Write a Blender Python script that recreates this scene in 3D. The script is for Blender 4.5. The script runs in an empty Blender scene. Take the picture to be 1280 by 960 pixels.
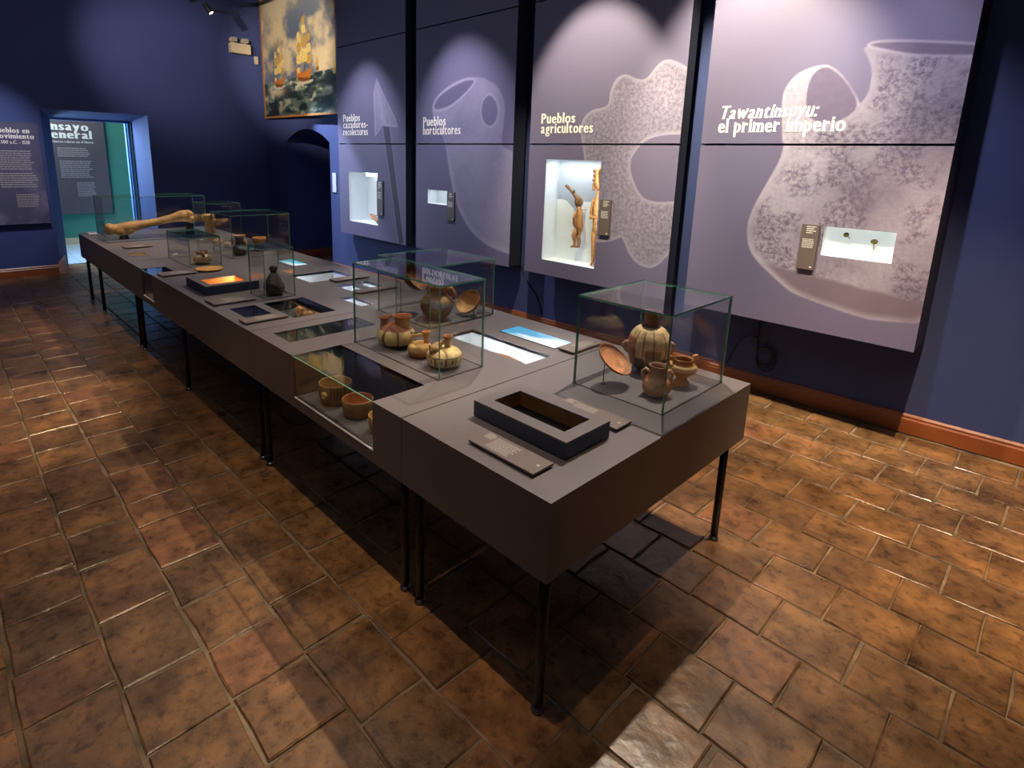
import bpy, math, random
import numpy as np
from mathutils import Vector, Matrix
random.seed(7)
R = math.radians
sc = bpy.context.scene
col = sc.collection

# ------------------------------------------------------------------ camera
F_PX = 717.5
cam_d = bpy.data.cameras.new('camera'); cam = bpy.data.objects.new('camera', cam_d); col.objects.link(cam)
sc.camera = cam
cam_d.sensor_fit = 'HORIZONTAL'; cam_d.sensor_width = 36.0
cam_d.lens = F_PX / 1280 * 36.0
cam_d.shift_x = (640 - 601) / 1280.0
cam_d.shift_y = (357 - 480) / 1280.0
cam_d.clip_start = .02
yaw, pit, rol = 0.806988, 0.218336, 0.02666
cy_, sy_ = math.cos(yaw), math.sin(yaw)
fwd = Vector((-sy_*math.cos(pit), cy_*math.cos(pit), -math.sin(pit)))
rgt = Vector((cy_, sy_, 0)); up0 = rgt.cross(fwd)
r_ = math.cos(rol)*rgt + math.sin(rol)*up0
u_ = -math.sin(rol)*rgt + math.cos(rol)*up0
m = Matrix((r_, u_, -fwd)).transposed().to_4x4(); m.translation = Vector((0, 0, 1.70))
cam.matrix_world = m

# ------------------------------------------------------------------ world, exposure
w = bpy.data.worlds.new('world'); sc.world = w; w.use_nodes = True
w.node_tree.nodes['Background'].inputs[0].default_value = (.05, .06, .09, 1)
w.node_tree.nodes['Background'].inputs[1].default_value = .3
sc.view_settings.view_transform = 'Standard'; sc.view_settings.look = 'None'
sc.view_settings.gamma = 1; sc.view_settings.use_curve_mapping = False
sc.view_settings.exposure = 0.16

def area(name, loc, target, sx, sy, power, color):
    d = bpy.data.lights.new(name, 'AREA'); d.shape = 'RECTANGLE'; d.size = sx; d.size_y = sy
    d.energy = power; d.color = color
    o = bpy.data.objects.new(name, d); col.objects.link(o); o.location = loc
    v = Vector(target) - Vector(loc)
    o.rotation_euler = v.to_track_quat('-Z', 'Y').to_euler(); return o
# added soft area light under the ceiling for ambient fill, no real fixture
area('ambient_fill', (-3.6, .6, 4.5), (-3.6, .6, 0), 10, 5, 46, (.84, .86, 1.0))
area('next_room_glow', (-11.6, 1.2, 3.3), (-12.3, 1.9, 1.2), 1.2, 1.6, 60, (.85, 1.0, 1.0))
area('doorway_glow', (-10.9, 1.15, 1.9), (-9.8, 2.4, 1.3), .4, 1.4, 95, (.42, .66, 1.0))

# ------------------------------------------------------------------ helpers
def lin(r, g, b):
    f = lambda c: (c/255/12.92) if c <= 10 else ((c/255+.055)/1.055)**2.4
    return (f(r), f(g), f(b), 1)

MATS = {}
def mat(name, c, rough=.6, noise=0, nscale=6, bump=0, bscale=40, metal=0, spec=.5, attr=None, emit=None, estr=0):
    if name in MATS: return MATS[name]
    m = bpy.data.materials.new(name); m.use_nodes = True; nt = m.node_tree; b = nt.nodes['Principled BSDF']
    b.inputs['Roughness'].default_value = rough; b.inputs['Metallic'].default_value = metal
    b.inputs['Specular IOR Level'].default_value = spec
    L = nt.links.new
    tc = nt.nodes.new('ShaderNodeTexCoord')
    base = None
    if attr:
        a = nt.nodes.new('ShaderNodeAttribute'); a.attribute_name = attr; base = a.outputs['Color']
    else:
        rgb = nt.nodes.new('ShaderNodeRGB'); rgb.outputs[0].default_value = c; base = rgb.outputs[0]
    if noise:
        n = nt.nodes.new('ShaderNodeTexNoise'); n.inputs['Scale'].default_value = nscale; n.inputs['Detail'].default_value = 6
        L(tc.outputs['Object'], n.inputs['Vector'])
        mr = nt.nodes.new('ShaderNodeMapRange'); mr.inputs[1].default_value = .3; mr.inputs[2].default_value = .7
        mr.inputs[3].default_value = 1-noise; mr.inputs[4].default_value = 1+noise
        L(n.outputs['Fac'], mr.inputs[0])
        mx = nt.nodes.new('ShaderNodeVectorMath'); mx.operation = 'SCALE'
        L(base, mx.inputs[0]); L(mr.outputs[0], mx.inputs['Scale']); base = mx.outputs[0]
    L(base, b.inputs['Base Color'])
    if bump:
        n = nt.nodes.new('ShaderNodeTexNoise'); n.inputs['Scale'].default_value = bscale; n.inputs['Detail'].default_value = 5
        L(tc.outputs['Object'], n.inputs['Vector'])
        bp = nt.nodes.new('ShaderNodeBump'); bp.inputs['Strength'].default_value = bump; bp.inputs['Distance'].default_value = .01
        L(n.outputs['Fac'], bp.inputs['Height']); L(bp.outputs[0], b.inputs['Normal'])
    if emit:
        b.inputs['Emission Color'].default_value = emit; b.inputs['Emission Strength'].default_value = estr
    MATS[name] = m; return m

def glass_mat(name, tint, extra=0.0):
    m = bpy.data.materials.new(name); m.use_nodes = True; nt = m.node_tree; nt.nodes.clear(); L = nt.links.new
    out = nt.nodes.new('ShaderNodeOutputMaterial'); mix = nt.nodes.new('ShaderNodeMixShader')
    tr = nt.nodes.new('ShaderNodeBsdfTransparent'); tr.inputs[0].default_value = tint
    gl = nt.nodes.new('ShaderNodeBsdfGlossy'); gl.inputs['Roughness'].default_value = 0.0
    geo = nt.nodes.new('ShaderNodeNewGeometry'); fr = nt.nodes.new('ShaderNodeFresnel')
    mr = nt.nodes.new('ShaderNodeMapRange'); mr.inputs[3].default_value = 1.5; mr.inputs[4].default_value = 1/1.5
    L(geo.outputs['Backfacing'], mr.inputs[0]); L(mr.outputs[0], fr.inputs['IOR'])
    L(fr.outputs[0], mix.inputs[0]); L(tr.outputs[0], mix.inputs[1]); L(gl.outputs[0], mix.inputs[2])
    L(mix.outputs[0], out.inputs[0]); MATS[name] = m; return m

class MB:
    def __init__(s): s.v = []; s.f = []; s.m = []; s.c = []   # c: colour per vertex (optional)
    def add(s, vs, fs, mi=0, cols=None):
        o = len(s.v); s.v += [tuple(map(float, v)) for v in vs]; s.f += [tuple(i+o for i in f) for f in fs]
        s.m += [mi]*len(fs) if isinstance(mi, int) else list(mi)
        s.c += list(cols) if cols is not None else [(1, 1, 1, 1)]*len(vs)
        return o
    def box(s, x0, x1, y0, y1, z0, z1, mi=0, bev=0):
        if bev:
            vs = []; b = bev
            for z, i in ((z0, b), (z0+b, 0), (z1-b, 0), (z1, b)):
                vs += [(x0+i, y0+i, z), (x1-i, y0+i, z), (x1-i, y1-i, z), (x0+i, y1-i, z)]
            fs = [(3, 2, 1, 0), (12, 13, 14, 15)]
            for k in range(3):
                for j in range(4): a = 4*k+j; c = 4*k+(j+1) % 4; fs.append((a, c, c+4, a+4))
            s.add(vs, fs, mi); return
        vs = [(x0,y0,z0),(x1,y0,z0),(x1,y1,z0),(x0,y1,z0),(x0,y0,z1),(x1,y0,z1),(x1,y1,z1),(x0,y1,z1)]
        s.add(vs, [(3,2,1,0),(4,5,6,7),(0,1,5,4),(1,2,6,5),(2,3,7,6),(3,0,4,7)], mi)
    def slab(s, a0, a1, b0, b1, c0, c1, holes, axes='xyz', mi=0):
        """plate in the a-b plane, thick along c, with rectangular holes"""
        A = sorted({a0, a1} | {v for h in holes for v in h[:2] if a0 < v < a1})
        B = sorted({b0, b1} | {v for h in holes for v in h[2:] if b0 < v < b1})
        solid = {}
        for i in range(len(A)-1):
            for j in range(len(B)-1):
                ca, cb = (A[i]+A[i+1])/2, (B[j]+B[j+1])/2
                solid[i, j] = not any(h[0] < ca < h[1] and h[2] < cb < h[3] for h in holes)
        idx = ['xyz'.index(k) for k in axes]
        def P(a, b, c):
            p = [0, 0, 0]; p[idx[0]] = a; p[idx[1]] = b; p[idx[2]] = c; return p
        flip = axes in ('xzy', 'yxz', 'zyx')
        def q(*ps): s.add(ps, [(0, 1, 2, 3) if not flip else (3, 2, 1, 0)], mi)
        for (i, j), ok in solid.items():
            if not ok: continue
            q(P(A[i],B[j],c1), P(A[i+1],B[j],c1), P(A[i+1],B[j+1],c1), P(A[i],B[j+1],c1))
            q(P(A[i],B[j+1],c0), P(A[i+1],B[j+1],c0), P(A[i+1],B[j],c0), P(A[i],B[j],c0))
            if not solid.get((i-1, j)): q(P(A[i],B[j+1],c0), P(A[i],B[j],c0), P(A[i],B[j],c1), P(A[i],B[j+1],c1))
            if not solid.get((i+1, j)): q(P(A[i+1],B[j],c0), P(A[i+1],B[j+1],c0), P(A[i+1],B[j+1],c1), P(A[i+1],B[j],c1))
            if not solid.get((i, j-1)): q(P(A[i],B[j],c0), P(A[i+1],B[j],c0), P(A[i+1],B[j],c1), P(A[i],B[j],c1))
            if not solid.get((i, j+1)): q(P(A[i+1],B[j+1],c0), P(A[i],B[j+1],c0), P(A[i],B[j+1],c1), P(A[i+1],B[j+1],c1))
    def tube(s, pts, rad, n=10, mi=0, color=None, caps=True, flat=1.0):
        pts = [Vector(p) for p in pts]
        if not hasattr(rad, '__len__'): rad = [rad]*len(pts)
        vs = []; prev = None
        for i, p in enumerate(pts):
            t = (pts[min(i+1, len(pts)-1)] - pts[max(i-1, 0)]).normalized()
            if prev is None:
                prev = t.orthogonal().normalized() if abs(t.z) > .9 else t.cross(Vector((0, 0, 1))).normalized()
            a = (prev - t*prev.dot(t)).normalized(); b = t.cross(a); prev = a
            for k in range(n):
                an = 2*math.pi*k/n; vs.append(p + a*math.cos(an)*rad[i] + b*math.sin(an)*rad[i]*flat)
        fs = [(i*n+k, i*n+(k+1) % n, (i+1)*n+(k+1) % n, (i+1)*n+k) for i in range(len(pts)-1) for k in range(n)]
        if caps: fs += [tuple(range(n-1, -1, -1)), tuple((len(pts)-1)*n+k for k in range(n))]
        s.add(vs, fs, mi, [color]*len(vs) if color else None)
    def lathe(s, prof, n=48, mi=0, fn=None, sx=1, sy=1, lump=0, seed=0, c=(0, 0, 0)):
        """prof: (r, z) from bottom, over the lip and down inside; fn(theta, z, k/len, inside) -> colour"""
        vs = []; cs = []; rg = random.Random(seed); ph = [rg.uniform(0, 6.28) for _ in range(4)]
        top = max(range(len(prof)), key=lambda i: prof[i][1])
        for i, (r, z) in enumerate(prof):
            for k in range(n):
                a = 2*math.pi*k/n
                d = 1 + lump*(math.sin(2*a+ph[0]+z*20)+.6*math.sin(3*a+ph[1]-z*31)+.4*math.sin(5*a+ph[2]))
                vs.append((c[0]+r*d*sx*math.cos(a), c[1]+r*d*sy*math.sin(a), c[2]+z))
                cs.append(fn(a, z, i, i > top) if fn else (1, 1, 1, 1))
        fs = [(i*n+k, i*n+(k+1) % n, (i+1)*n+(k+1) % n, (i+1)*n+k) for i in range(len(prof)-1) for k in range(n)]
        fs += [tuple(range(n-1, -1, -1)), tuple((len(prof)-1)*n+k for k in range(n))]
        s.add(vs, fs, mi, cs)
    def ball(s, c, r, n=12, sc3=(1, 1, 1), mi=0, color=None, lump=0, seed=0):
        rg = random.Random(seed); ph = [rg.uniform(0, 6.28) for _ in range(5)]; vs = []; h = n//2
        for i in range(1, h):
            t = math.pi*i/h
            for k in range(n):
                a = 2*math.pi*k/n
                d = r*(1+lump*(math.sin(2*a+3*t+ph[0])+.7*math.sin(3*a-2*t+ph[1])+.5*math.sin(5*t+ph[2]+a)))
                vs.append((c[0]+d*math.sin(t)*math.cos(a)*sc3[0], c[1]+d*math.sin(t)*math.sin(a)*sc3[1], c[2]-d*math.cos(t)*sc3[2]))
        fs = [(i*n+k, i*n+(k+1) % n, (i+1)*n+(k+1) % n, (i+1)*n+k) for i in range(h-2) for k in range(n)]
        b = len(vs); vs += [(c[0], c[1], c[2]-r*sc3[2]), (c[0], c[1], c[2]+r*sc3[2])]
        fs += [(b, (k+1) % n, k) for k in range(n)] + [(b+1, (h-2)*n+k, (h-2)*n+(k+1) % n) for k in range(n)]
        s.add(vs, fs, mi, [color]*len(vs) if color else None)
    def xf(s, M, start=0):
        for i in range(start, len(s.v)): s.v[i] = tuple(M @ Vector(s.v[i]))
        return s

def org(o):
    v = Vector((0, 0, 0))
    while o: v += Vector(o.location); o = o.parent
    return v
def obj(name, mb, mats, parent=None, smooth=False, local=False, colors=False):
    """links the collected geometry as ONE mesh object; vertices are in metres in the room unless local"""
    me = bpy.data.meshes.new(name); o_ = Vector((0, 0, 0)) if local else org(parent)
    me.from_pydata([(v[0]-o_.x, v[1]-o_.y, v[2]-o_.z) for v in mb.v], [], mb.f)
    if not isinstance(mats, (list, tuple)): mats = [mats]
    for k in mats: me.materials.append(k)
    me.polygons.foreach_set('material_index', mb.m)
    if smooth: me.polygons.foreach_set('use_smooth', [True]*len(me.polygons))
    if colors:
        a = me.color_attributes.new('Col', 'FLOAT_COLOR', 'POINT')
        a.data.foreach_set('color', [k for c in mb.c for k in c])
    me.update(); o = bpy.data.objects.new(name, me); col.objects.link(o)
    if parent: o.parent = parent
    return o
def tag(o, label, cat=None, group=None):
    o['label'] = label
    if cat: o['category'] = cat
    if group: o['group'] = group
    return o
def thing(name, label, cat, loc=(0, 0, 0), group=None, rotz=0):
    o = bpy.data.objects.new(name, None); col.objects.link(o); o.location = loc; o.rotation_euler = (0, 0, rotz)
    o.empty_display_size = .1
    return tag(o, label, cat, group)
def struct(name, mb, mats, parent=None, **k):
    o = obj(name, mb, mats, parent, **k)
    if not parent: o['kind'] = 'structure'
    return o

# numpy noise for prints and the painting
def vnoise(x, y, seed=0):
    xi = np.floor(x).astype(np.int64); yi = np.floor(y).astype(np.int64); xf = x-xi; yf = y-yi
    def h(a, b):
        n = (a*374761393 + b*668265263 + seed*974711) & 0xffffffff
        n = ((n ^ (n >> 13))*1274126177) & 0xffffffff
        return ((n ^ (n >> 16)) & 0xffff)/65535.0
    u = xf*xf*(3-2*xf); v = yf*yf*(3-2*yf)
    return (h(xi, yi)*(1-u)+h(xi+1, yi)*u)*(1-v)+(h(xi, yi+1)*(1-u)+h(xi+1, yi+1)*u)*v
def fbm(x, y, seed=0, oct=4):
    t = 0; a = .5
    for k in range(oct): t = t+a*vnoise(x*2**k, y*2**k, seed+k); a *= .5
    return t/(1-.5**oct)
def smooth_poly(pts, it=2, closed=True):
    P = [np.array(p, float) for p in pts]
    for _ in range(it):
        Q = []
        for i in range(len(P) if closed else len(P)-1):
            a, b = P[i], P[(i+1) % len(P)]; Q += [a*.75+b*.25, a*.25+b*.75]
        P = Q
    return np.array(P)
def sdist(px, pz, poly):
    """signed distance to a closed polygon, positive inside"""
    d = np.full(px.shape, 1e9); ins = np.zeros(px.shape, bool); n = len(poly)
    for i in range(n):
        ax, az = poly[i]; bx, bz = poly[(i+1) % n]; ex, ez = bx-ax, bz-az
        t = np.clip(((px-ax)*ex+(pz-az)*ez)/(ex*ex+ez*ez+1e-12), 0, 1)
        d = np.minimum(d, (px-ax-t*ex)**2+(pz-az-t*ez)**2)
        cr = ((az > pz) != (bz > pz)) & (px < (bx-ax)*(pz-az)/((bz-az) if bz != az else 1e-9)+ax)
        ins ^= cr
    d = np.sqrt(d); return np.where(ins, d, -d)
def sm(x, a, b): t = np.clip((x-a)/(b-a), 0, 1); return t*t*(3-2*t)
def printed_grid(x0, x1, z0, z1, y, step, fn, holes=()):
    """flat printed sheet facing -Y: a fine grid whose vertices carry the print's colours"""
    xs = list(np.arange(x0, x1-step*.4, step))+[x1]; zs = list(np.arange(z0, z1-step*.4, step))+[z1]
    for h in holes:
        xs = sorted(set([x for x in xs if min(abs(x-h[0]), abs(x-h[1])) > step*.3]+[h[0], h[1]]))
        zs = sorted(set([x for x in zs if min(abs(x-h[2]), abs(x-h[3])) > step*.3]+[h[2], h[3]]))
    X, Z = np.meshgrid(xs, zs); C = fn(X, Z); nx = len(xs)
    mb = MB(); mb.v = [(a, y, b) for a, b in zip(X.ravel(), Z.ravel())]
    D = C.shape[-1]; mb.c = [(c[0], c[1], c[2], 1-c[3] if D == 4 else 1) for c in C.reshape(-1, D)]
    for j in range(len(zs)-1):
        for i in range(nx-1):
            cx, cz = (xs[i]+xs[i+1])/2, (zs[j]+zs[j+1])/2
            if any(h[0] < cx < h[1] and h[2] < cz < h[3] for h in holes): continue
            mb.f.append((j*nx+i, j*nx+i+1, (j+1)*nx+i+1, (j+1)*nx+i))
    mb.m = [0]*len(mb.f); return mb

# lettering: built-in font outlines, thickened sideways and given small foot and head serifs
GL = {}
def glyph(ch):
    if ch in GL: return GL[ch]
    cu = bpy.data.curves.new('g', 'FONT'); cu.body = ch; cu.size = 1; cu.resolution_u = 4
    o = bpy.data.objects.new('g', cu); col.objects.link(o)
    me = bpy.data.meshes.new_from_object(o)
    vs = [(v.co.x, v.co.y) for v in me.vertices]; fs = [tuple(p.vertices) for p in me.polygons]
    bpy.data.objects.remove(o); bpy.data.curves.remove(cu); bpy.data.meshes.remove(me)
    x0 = min([v[0] for v in vs], default=0); x1 = max([v[0] for v in vs], default=.25)
    GL[ch] = ([(a-x0, b) for a, b in vs], fs, x1-x0); return GL[ch]
FOOT = {'l': [.5], 'i': [.5], 'h': [.13, .87], 'n': [.13, .87], 'm': [.08, .5, .92], 'r': [.2], 'f': [.4], 'P': [.12], 'T': [.5], 'k': [.13], 'd': [.88], 'a': [.85]}
HEAD = {'l': [.35], 'b': [.05], 'h': [.05], 'n': [.05], 'm': [.03], 'r': [.05], 'p': [.05], 'u': [.05, .8], 'i': [.3], 'w': [.08, .92], 'v': [.1, .9], 'y': [.1, .9], 'd': [.8]}
ASC = 'lbhdkf'
def lettering(mb, text, x, z, h, y, bold=.09, sxx=.82, italic=0.0, width=None, plane='xz', flip=1, serif=True):
    """writes one line; h = x-height capital size in metres; returns its width"""
    items = []; cx = 0
    for ch in text:
        if ch == ' ': cx += .28; continue
        vs, fs, gw = glyph(ch); gw *= sxx
        offs = [bold*k/2 for k in range(3)] if bold else [0]
        for q_, dx in enumerate(offs): items.append(([(cx+a*sxx+dx, b) for a, b in vs], fs, q_))
        if serif:
            xh = .5
            for f_ in FOOT.get(ch, []):
                c0 = cx+f_*gw+bold/2; sw = .07+bold*.5
                items.append(([(c0-sw, 0), (c0+sw, 0), (c0+sw, .03), (c0-sw, .03)], [(0, 1, 2, 3)], 3))
            for f_ in HEAD.get(ch, []):
                c0 = cx+f_*gw+bold/2; sw = .06; t = .70 if ch in ASC else xh
                items.append(([(c0-sw, t-.03), (c0+sw, t-.03), (c0+sw, t), (c0-sw, t)], [(0, 1, 2, 3)], 4))
        cx += gw+bold+.06
    total = cx; kx = h if width is None else width/total
    for vs, fs, lv in items:
        P = [(x+flip*kx*(a+italic*b), z+h*b) for a, b in vs]
        if plane == 'xz': mb.add([(a, y-.0003*lv, b) for a, b in P], fs)
        else: mb.add([(y+.0004*lv, a, b) for a, b in P], fs)
    return total*kx
def text_lines(mb, x0, x1, z_top, n, pitch, y, hgt=.42, plane='xz', seed=1, ragged=.15, flat_z=None):
    """rows of tiny word marks too small to read"""
    rg = random.Random(seed)
    for k in range(n):
        z = z_top-k*pitch; x = x0; end = x1-(x1-x0)*rg.uniform(0, ragged)
        while x < end:
            wd = rg.uniform(1.5, 5)*pitch*hgt; xe = min(x+wd, end)
            q = [(x, z-pitch*hgt), (xe, z-pitch*hgt), (xe, z), (x, z)]
            if plane == 'xz': mb.add([(a, y, b) for a, b in q], [(0, 1, 2, 3)])
            elif plane == 'yz': mb.add([(y, a, b) for a, b in q], [(0, 1, 2, 3)])
            x = xe+pitch*hgt*.45

# materials
WALL = mat('blue_wall_paint', lin(58, 70, 120), .75, .06, 1.5, .25, 9)
TABLE = mat('dark_grey_laminate', lin(100, 94, 96), .42, .05, 7, .04, 90, spec=.4)
NAVY = mat('navy_board', lin(38, 42, 62), .7)
BLACK = mat('black_metal', lin(22, 22, 24), .4, spec=.5)
WOOD = mat('varnished_baseboard_wood', lin(142, 78, 42), .35, .3, 3, .1, 30)
WHITE = mat('white_lining', lin(235, 240, 245), .6)
DARKIN = mat('dark_lining', lin(66, 66, 72), .6)
LABEL = mat('label_plate_brown_grey', lin(104, 92, 88), .45)
PRINTW = mat('white_print', lin(235, 232, 225), .6)
CREAM = mat('cream_lettering', lin(244, 238, 228), .5)
GREYP = mat('pale_grey_print', lin(176, 168, 165), .6)
CLAY = mat('painted_clay', (1, 1, 1, 1), .62, .28, 30, .35, 55, attr='Col')
GLAZE = mat('burnished_clay', (1, 1, 1, 1), .28, .25, 22, .25, 35, attr='Col')
def print_mat():
    m = bpy.data.materials.new('matt_print'); m.use_nodes = True; nt = m.node_tree; p = nt.nodes['Principled BSDF']; L = nt.links.new
    a = nt.nodes.new('ShaderNodeAttribute'); a.attribute_name = 'Col'
    tc = nt.nodes.new('ShaderNodeTexCoord'); n = nt.nodes.new('ShaderNodeTexNoise'); n.inputs['Scale'].default_value = 34; n.inputs['Detail'].default_value = 9; n.inputs['Roughness'].default_value = .72
    L(tc.outputs['Object'], n.inputs['Vector'])
    mr = nt.nodes.new('ShaderNodeMapRange'); mr.inputs[1].default_value = .42; mr.inputs[2].default_value = .58; mr.inputs[3].default_value = 0; mr.inputs[4].default_value = 1
    L(n.outputs['Fac'], mr.inputs[0]); iv = nt.nodes.new('ShaderNodeMath'); iv.operation = 'SUBTRACT'; iv.inputs[0].default_value = 1; L(a.outputs['Alpha'], iv.inputs[1])
    mu = nt.nodes.new('ShaderNodeMath'); mu.operation = 'MULTIPLY'; L(mr.outputs[0], mu.inputs[0]); L(iv.outputs[0], mu.inputs[1])
    mx = nt.nodes.new('ShaderNodeMixRGB'); L(mu.outputs[0], mx.inputs[0]); L(a.outputs['Color'], mx.inputs[1]); mx.inputs[2].default_value = lin(88, 76, 100)
    L(mx.outputs[0], p.inputs['Base Color']); p.inputs['Roughness'].default_value = .55; p.inputs['Specular IOR Level'].default_value = .3
    MATS['matt_print'] = m; return m
PRINT = print_mat()
GLASS = glass_mat('clear_glass', (.985, .995, .99, 1))
EDGE = mat('green_glass_edge', lin(92, 150, 126), .15, spec=.8)
GREEN = mat('green_wall_paint', lin(70, 140, 120), .7, .05, 2)
BOARDG = mat('dark_grey_board', lin(92, 84, 88), .6)
CABLE = mat('black_cable', lin(16, 16, 20), .5)
STEEL = mat('steel_foot', lin(150, 150, 150), .3, metal=1)
BONE = mat('old_bone', lin(188, 142, 84), .55, .35, 14, .5, 40)

# ------------------------------------------------------------------ floor of fired clay tiles
def tile_material():
    m = bpy.data.materials.new('worn_clay_tile'); m.use_nodes = True; nt = m.node_tree; L = nt.links.new
    b = nt.nodes['Principled BSDF']
    oi = nt.nodes.new('ShaderNodeObjectInfo'); geo = nt.nodes.new('ShaderNodeNewGeometry')
    ad = nt.nodes.new('ShaderNodeMath'); ad.operation = 'ADD'; L(oi.outputs['Random'], ad.inputs[0]); L(geo.outputs['Random Per Island'], ad.inputs[1])
    fr = nt.nodes.new('ShaderNodeMath'); fr.operation = 'FRACT'; L(ad.outputs[0], fr.inputs[0])
    cr = nt.nodes.new('ShaderNodeValToRGB'); e = cr.color_ramp.elements
    e[0].position = 0; e[0].color = lin(118, 90, 62); e[1].position = 1; e[1].color = lin(146, 110, 76)
    for p, c in ((.25, (126, 94, 62)), (.5, (136, 102, 68)), (.7, (124, 96, 68)), (.86, (142, 100, 70))):
        x = e.new(p); x.color = lin(*c)
    L(fr.outputs[0], cr.inputs[0])
    n1 = nt.nodes.new('ShaderNodeTexNoise'); n1.inputs['Scale'].default_value = 5; n1.inputs['Detail'].default_value = 8; n1.inputs['Roughness'].default_value = .65
    L(geo.outputs['Position'], n1.inputs['Vector'])
    r1 = nt.nodes.new('ShaderNodeValToRGB'); q = r1.color_ramp.elements
    q[0].position = .3; q[0].color = (.26, .235, .22, 1); q[1].position = .70; q[1].color = (1.35, 1.22, .98, 1)
    x = q.new(.5); x.color = (.74, .71, .68, 1); L(n1.outputs['Fac'], r1.inputs[0])
    mu = nt.nodes.new('ShaderNodeMixRGB'); mu.blend_type = 'MULTIPLY'; mu.inputs[0].default_value = 1
    L(cr.outputs[0], mu.inputs[1]); L(r1.outputs[0], mu.inputs[2])
    n2 = nt.nodes.new('ShaderNodeTexNoise'); n2.inputs['Scale'].default_value = 24; n2.inputs['Detail'].default_value = 9; n2.inputs['Roughness'].default_value = .7
    L(geo.outputs['Position'], n2.inputs['Vector'])
    r2 = nt.nodes.new('ShaderNodeValToRGB'); r2.color_ramp.elements[0].position = .36; r2.color_ramp.elements[0].color = (.30, .28, .27, 1)
    r2.color_ramp.elements[1].position = .5; r2.color_ramp.elements[1].color = (1, 1, 1, 1); L(n2.outputs['Fac'], r2.inputs[0])
    m2 = nt.nodes.new('ShaderNodeMixRGB'); m2.blend_type = 'MULTIPLY'; m2.inputs[0].default_value = .8
    L(mu.outputs[0], m2.inputs[1]); L(r2.outputs[0], m2.inputs[2]); L(m2.outputs[0], b.inputs['Base Color'])
    rr = nt.nodes.new('ShaderNodeMapRange'); rr.inputs[3].default_value = .17; rr.inputs[4].default_value = .44
    L(n1.outputs['Fac'], rr.inputs[0]); L(rr.outputs[0], b.inputs['Roughness'])
    n3 = nt.nodes.new('ShaderNodeTexNoise'); n3.inputs['Scale'].default_value = 11; n3.inputs['Detail'].default_value = 5
    L(geo.outputs['Position'], n3.inputs['Vector'])
    bp = nt.nodes.new('ShaderNodeBump'); bp.inputs['Strength'].default_value = .45; bp.inputs['Distance'].default_value = .012
    L(n3.outputs['Fac'], bp.inputs['Height']); L(bp.outputs[0], b.inputs['Normal'])
    return m
TILE = tile_material()
GROUT = mat('sandy_grout', lin(108, 92, 74), .85, .6, 7, .4, 60)
X_END = -9.58
def wall_y(x): return 4.16+(x+9.58)*.0366
b = MB(); b.box(-10.36, 3.2, -3.7, 5.3, -.12, -.007)
floor = struct('floor', b, GROUT)
def tile_mesh(w, d, rg):
    """worn slab with chamfered, slightly uneven edges: 18 faces"""
    t = [(x+rg.uniform(-.0055, .0035)*(1 if x > 0 else -1), y+rg.uniform(-.0055, .0035)*(1 if y > 0 else -1)) for x, y in
         ((-w, -d), (0, -d), (w, -d), (w, 0), (w, d), (0, d), (-w, d), (-w, 0))]
    vs = [(x, y, -.02) for x, y in t]+[(x, y, -.004) for x, y in t]+[(x*(1-rg.uniform(.02, .055)), y*(1-rg.uniform(.02, .055)), rg.uniform(-.0012, .0008)) for x, y in t]
    fs = [tuple(range(16, 24))]
    for k in range(2):
        for j in range(8): a = 8*k+j; c = 8*k+(j+1) % 8; fs.append((a, c, c+8, a+8))
    return vs, fs
rows = []; y = .235
while y > -3.5: y -= .252; rows.insert(0, y)
y = .235
while y < 4.6:
    rows.append(y); y += .252 if y < 1.3 else (.262 if y < 3.1 else .277)
rows = sorted(set(round(v, 4) for v in rows))
tiles = []
for ri in range(len(rows)-1):
    y0, y1 = rows[ri], rows[ri+1]
    off = [(-3.9, .275), (-3.77, .28)][ri % 2] if y0 < 1.3 else [(-.83, .27), (-.70, .267)][ri % 2]
    x = off[0]-math.ceil((off[0]+10.3)/off[1])*off[1]+random.uniform(-.02, .02)
    while x < 3.0:
        w_ = off[1]*(random.choice([1, 1, 1, 1, 1.3, .85]) if y0 < 1.3 or x > 0 else 1)
        yb = min(y1, wall_y(x)-.01)
        if x+w_ > -10.34 and yb-y0 > .05: tiles.append((max(x, -10.34), min(x+w_, 3.05), y0, yb))
        x += w_
def seen_size(t):
    p = Vector(((t[0]+t[1])/2, (t[2]+t[3])/2, 0))-Vector((0, 0, 1.7)); d = p.dot(fwd)
    if d < .3: return 0
    px = 601+F_PX*p.dot(r_)/d; py = 357-F_PX*p.dot(u_)/d
    if not (-40 < px < 1300 and 0 < py < 990): return 0
    if -7.6 < p.x < -.95 and 1.7 < p.y < 3.9 and p.x < -1.3: return 0
    return 1/d
order = sorted(tiles, key=seen_size, reverse=True)
single = set(order[:296]); var = {}; rest = MB(); rg = random.Random(3)
for t in tiles:
    w_, d_ = (t[1]-t[0]), (t[3]-t[2]); cx, cyy = (t[0]+t[1])/2, (t[2]+t[3])/2
    if t in single and seen_size(t) > 0:
        key = (round(w_, 2), round(d_, 2), rg.randrange(3))
        if key not in var:
            vs, fs = tile_mesh(w_/2-.0042, d_/2-.0042, rg); me = bpy.data.meshes.new('floor_tile'); me.from_pydata(vs, [], fs)
            me.materials.append(TILE); var[key] = me
        o = bpy.data.objects.new('floor_tile', var[key]); col.objects.link(o); o.parent = floor
        o.location = (cx, cyy, rg.uniform(-.002, .0015)); o.rotation_euler = (rg.uniform(-.003, .003), rg.uniform(-.003, .003), rg.uniform(-.006, .006))
    else:
        vs, fs = tile_mesh(w_/2-.0042, d_/2-.0042, rg); dz = rg.uniform(-.002, .001)
        rest.add([(a+cx, b_+cyy, c+dz) for a, b_, c in vs], fs)
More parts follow.
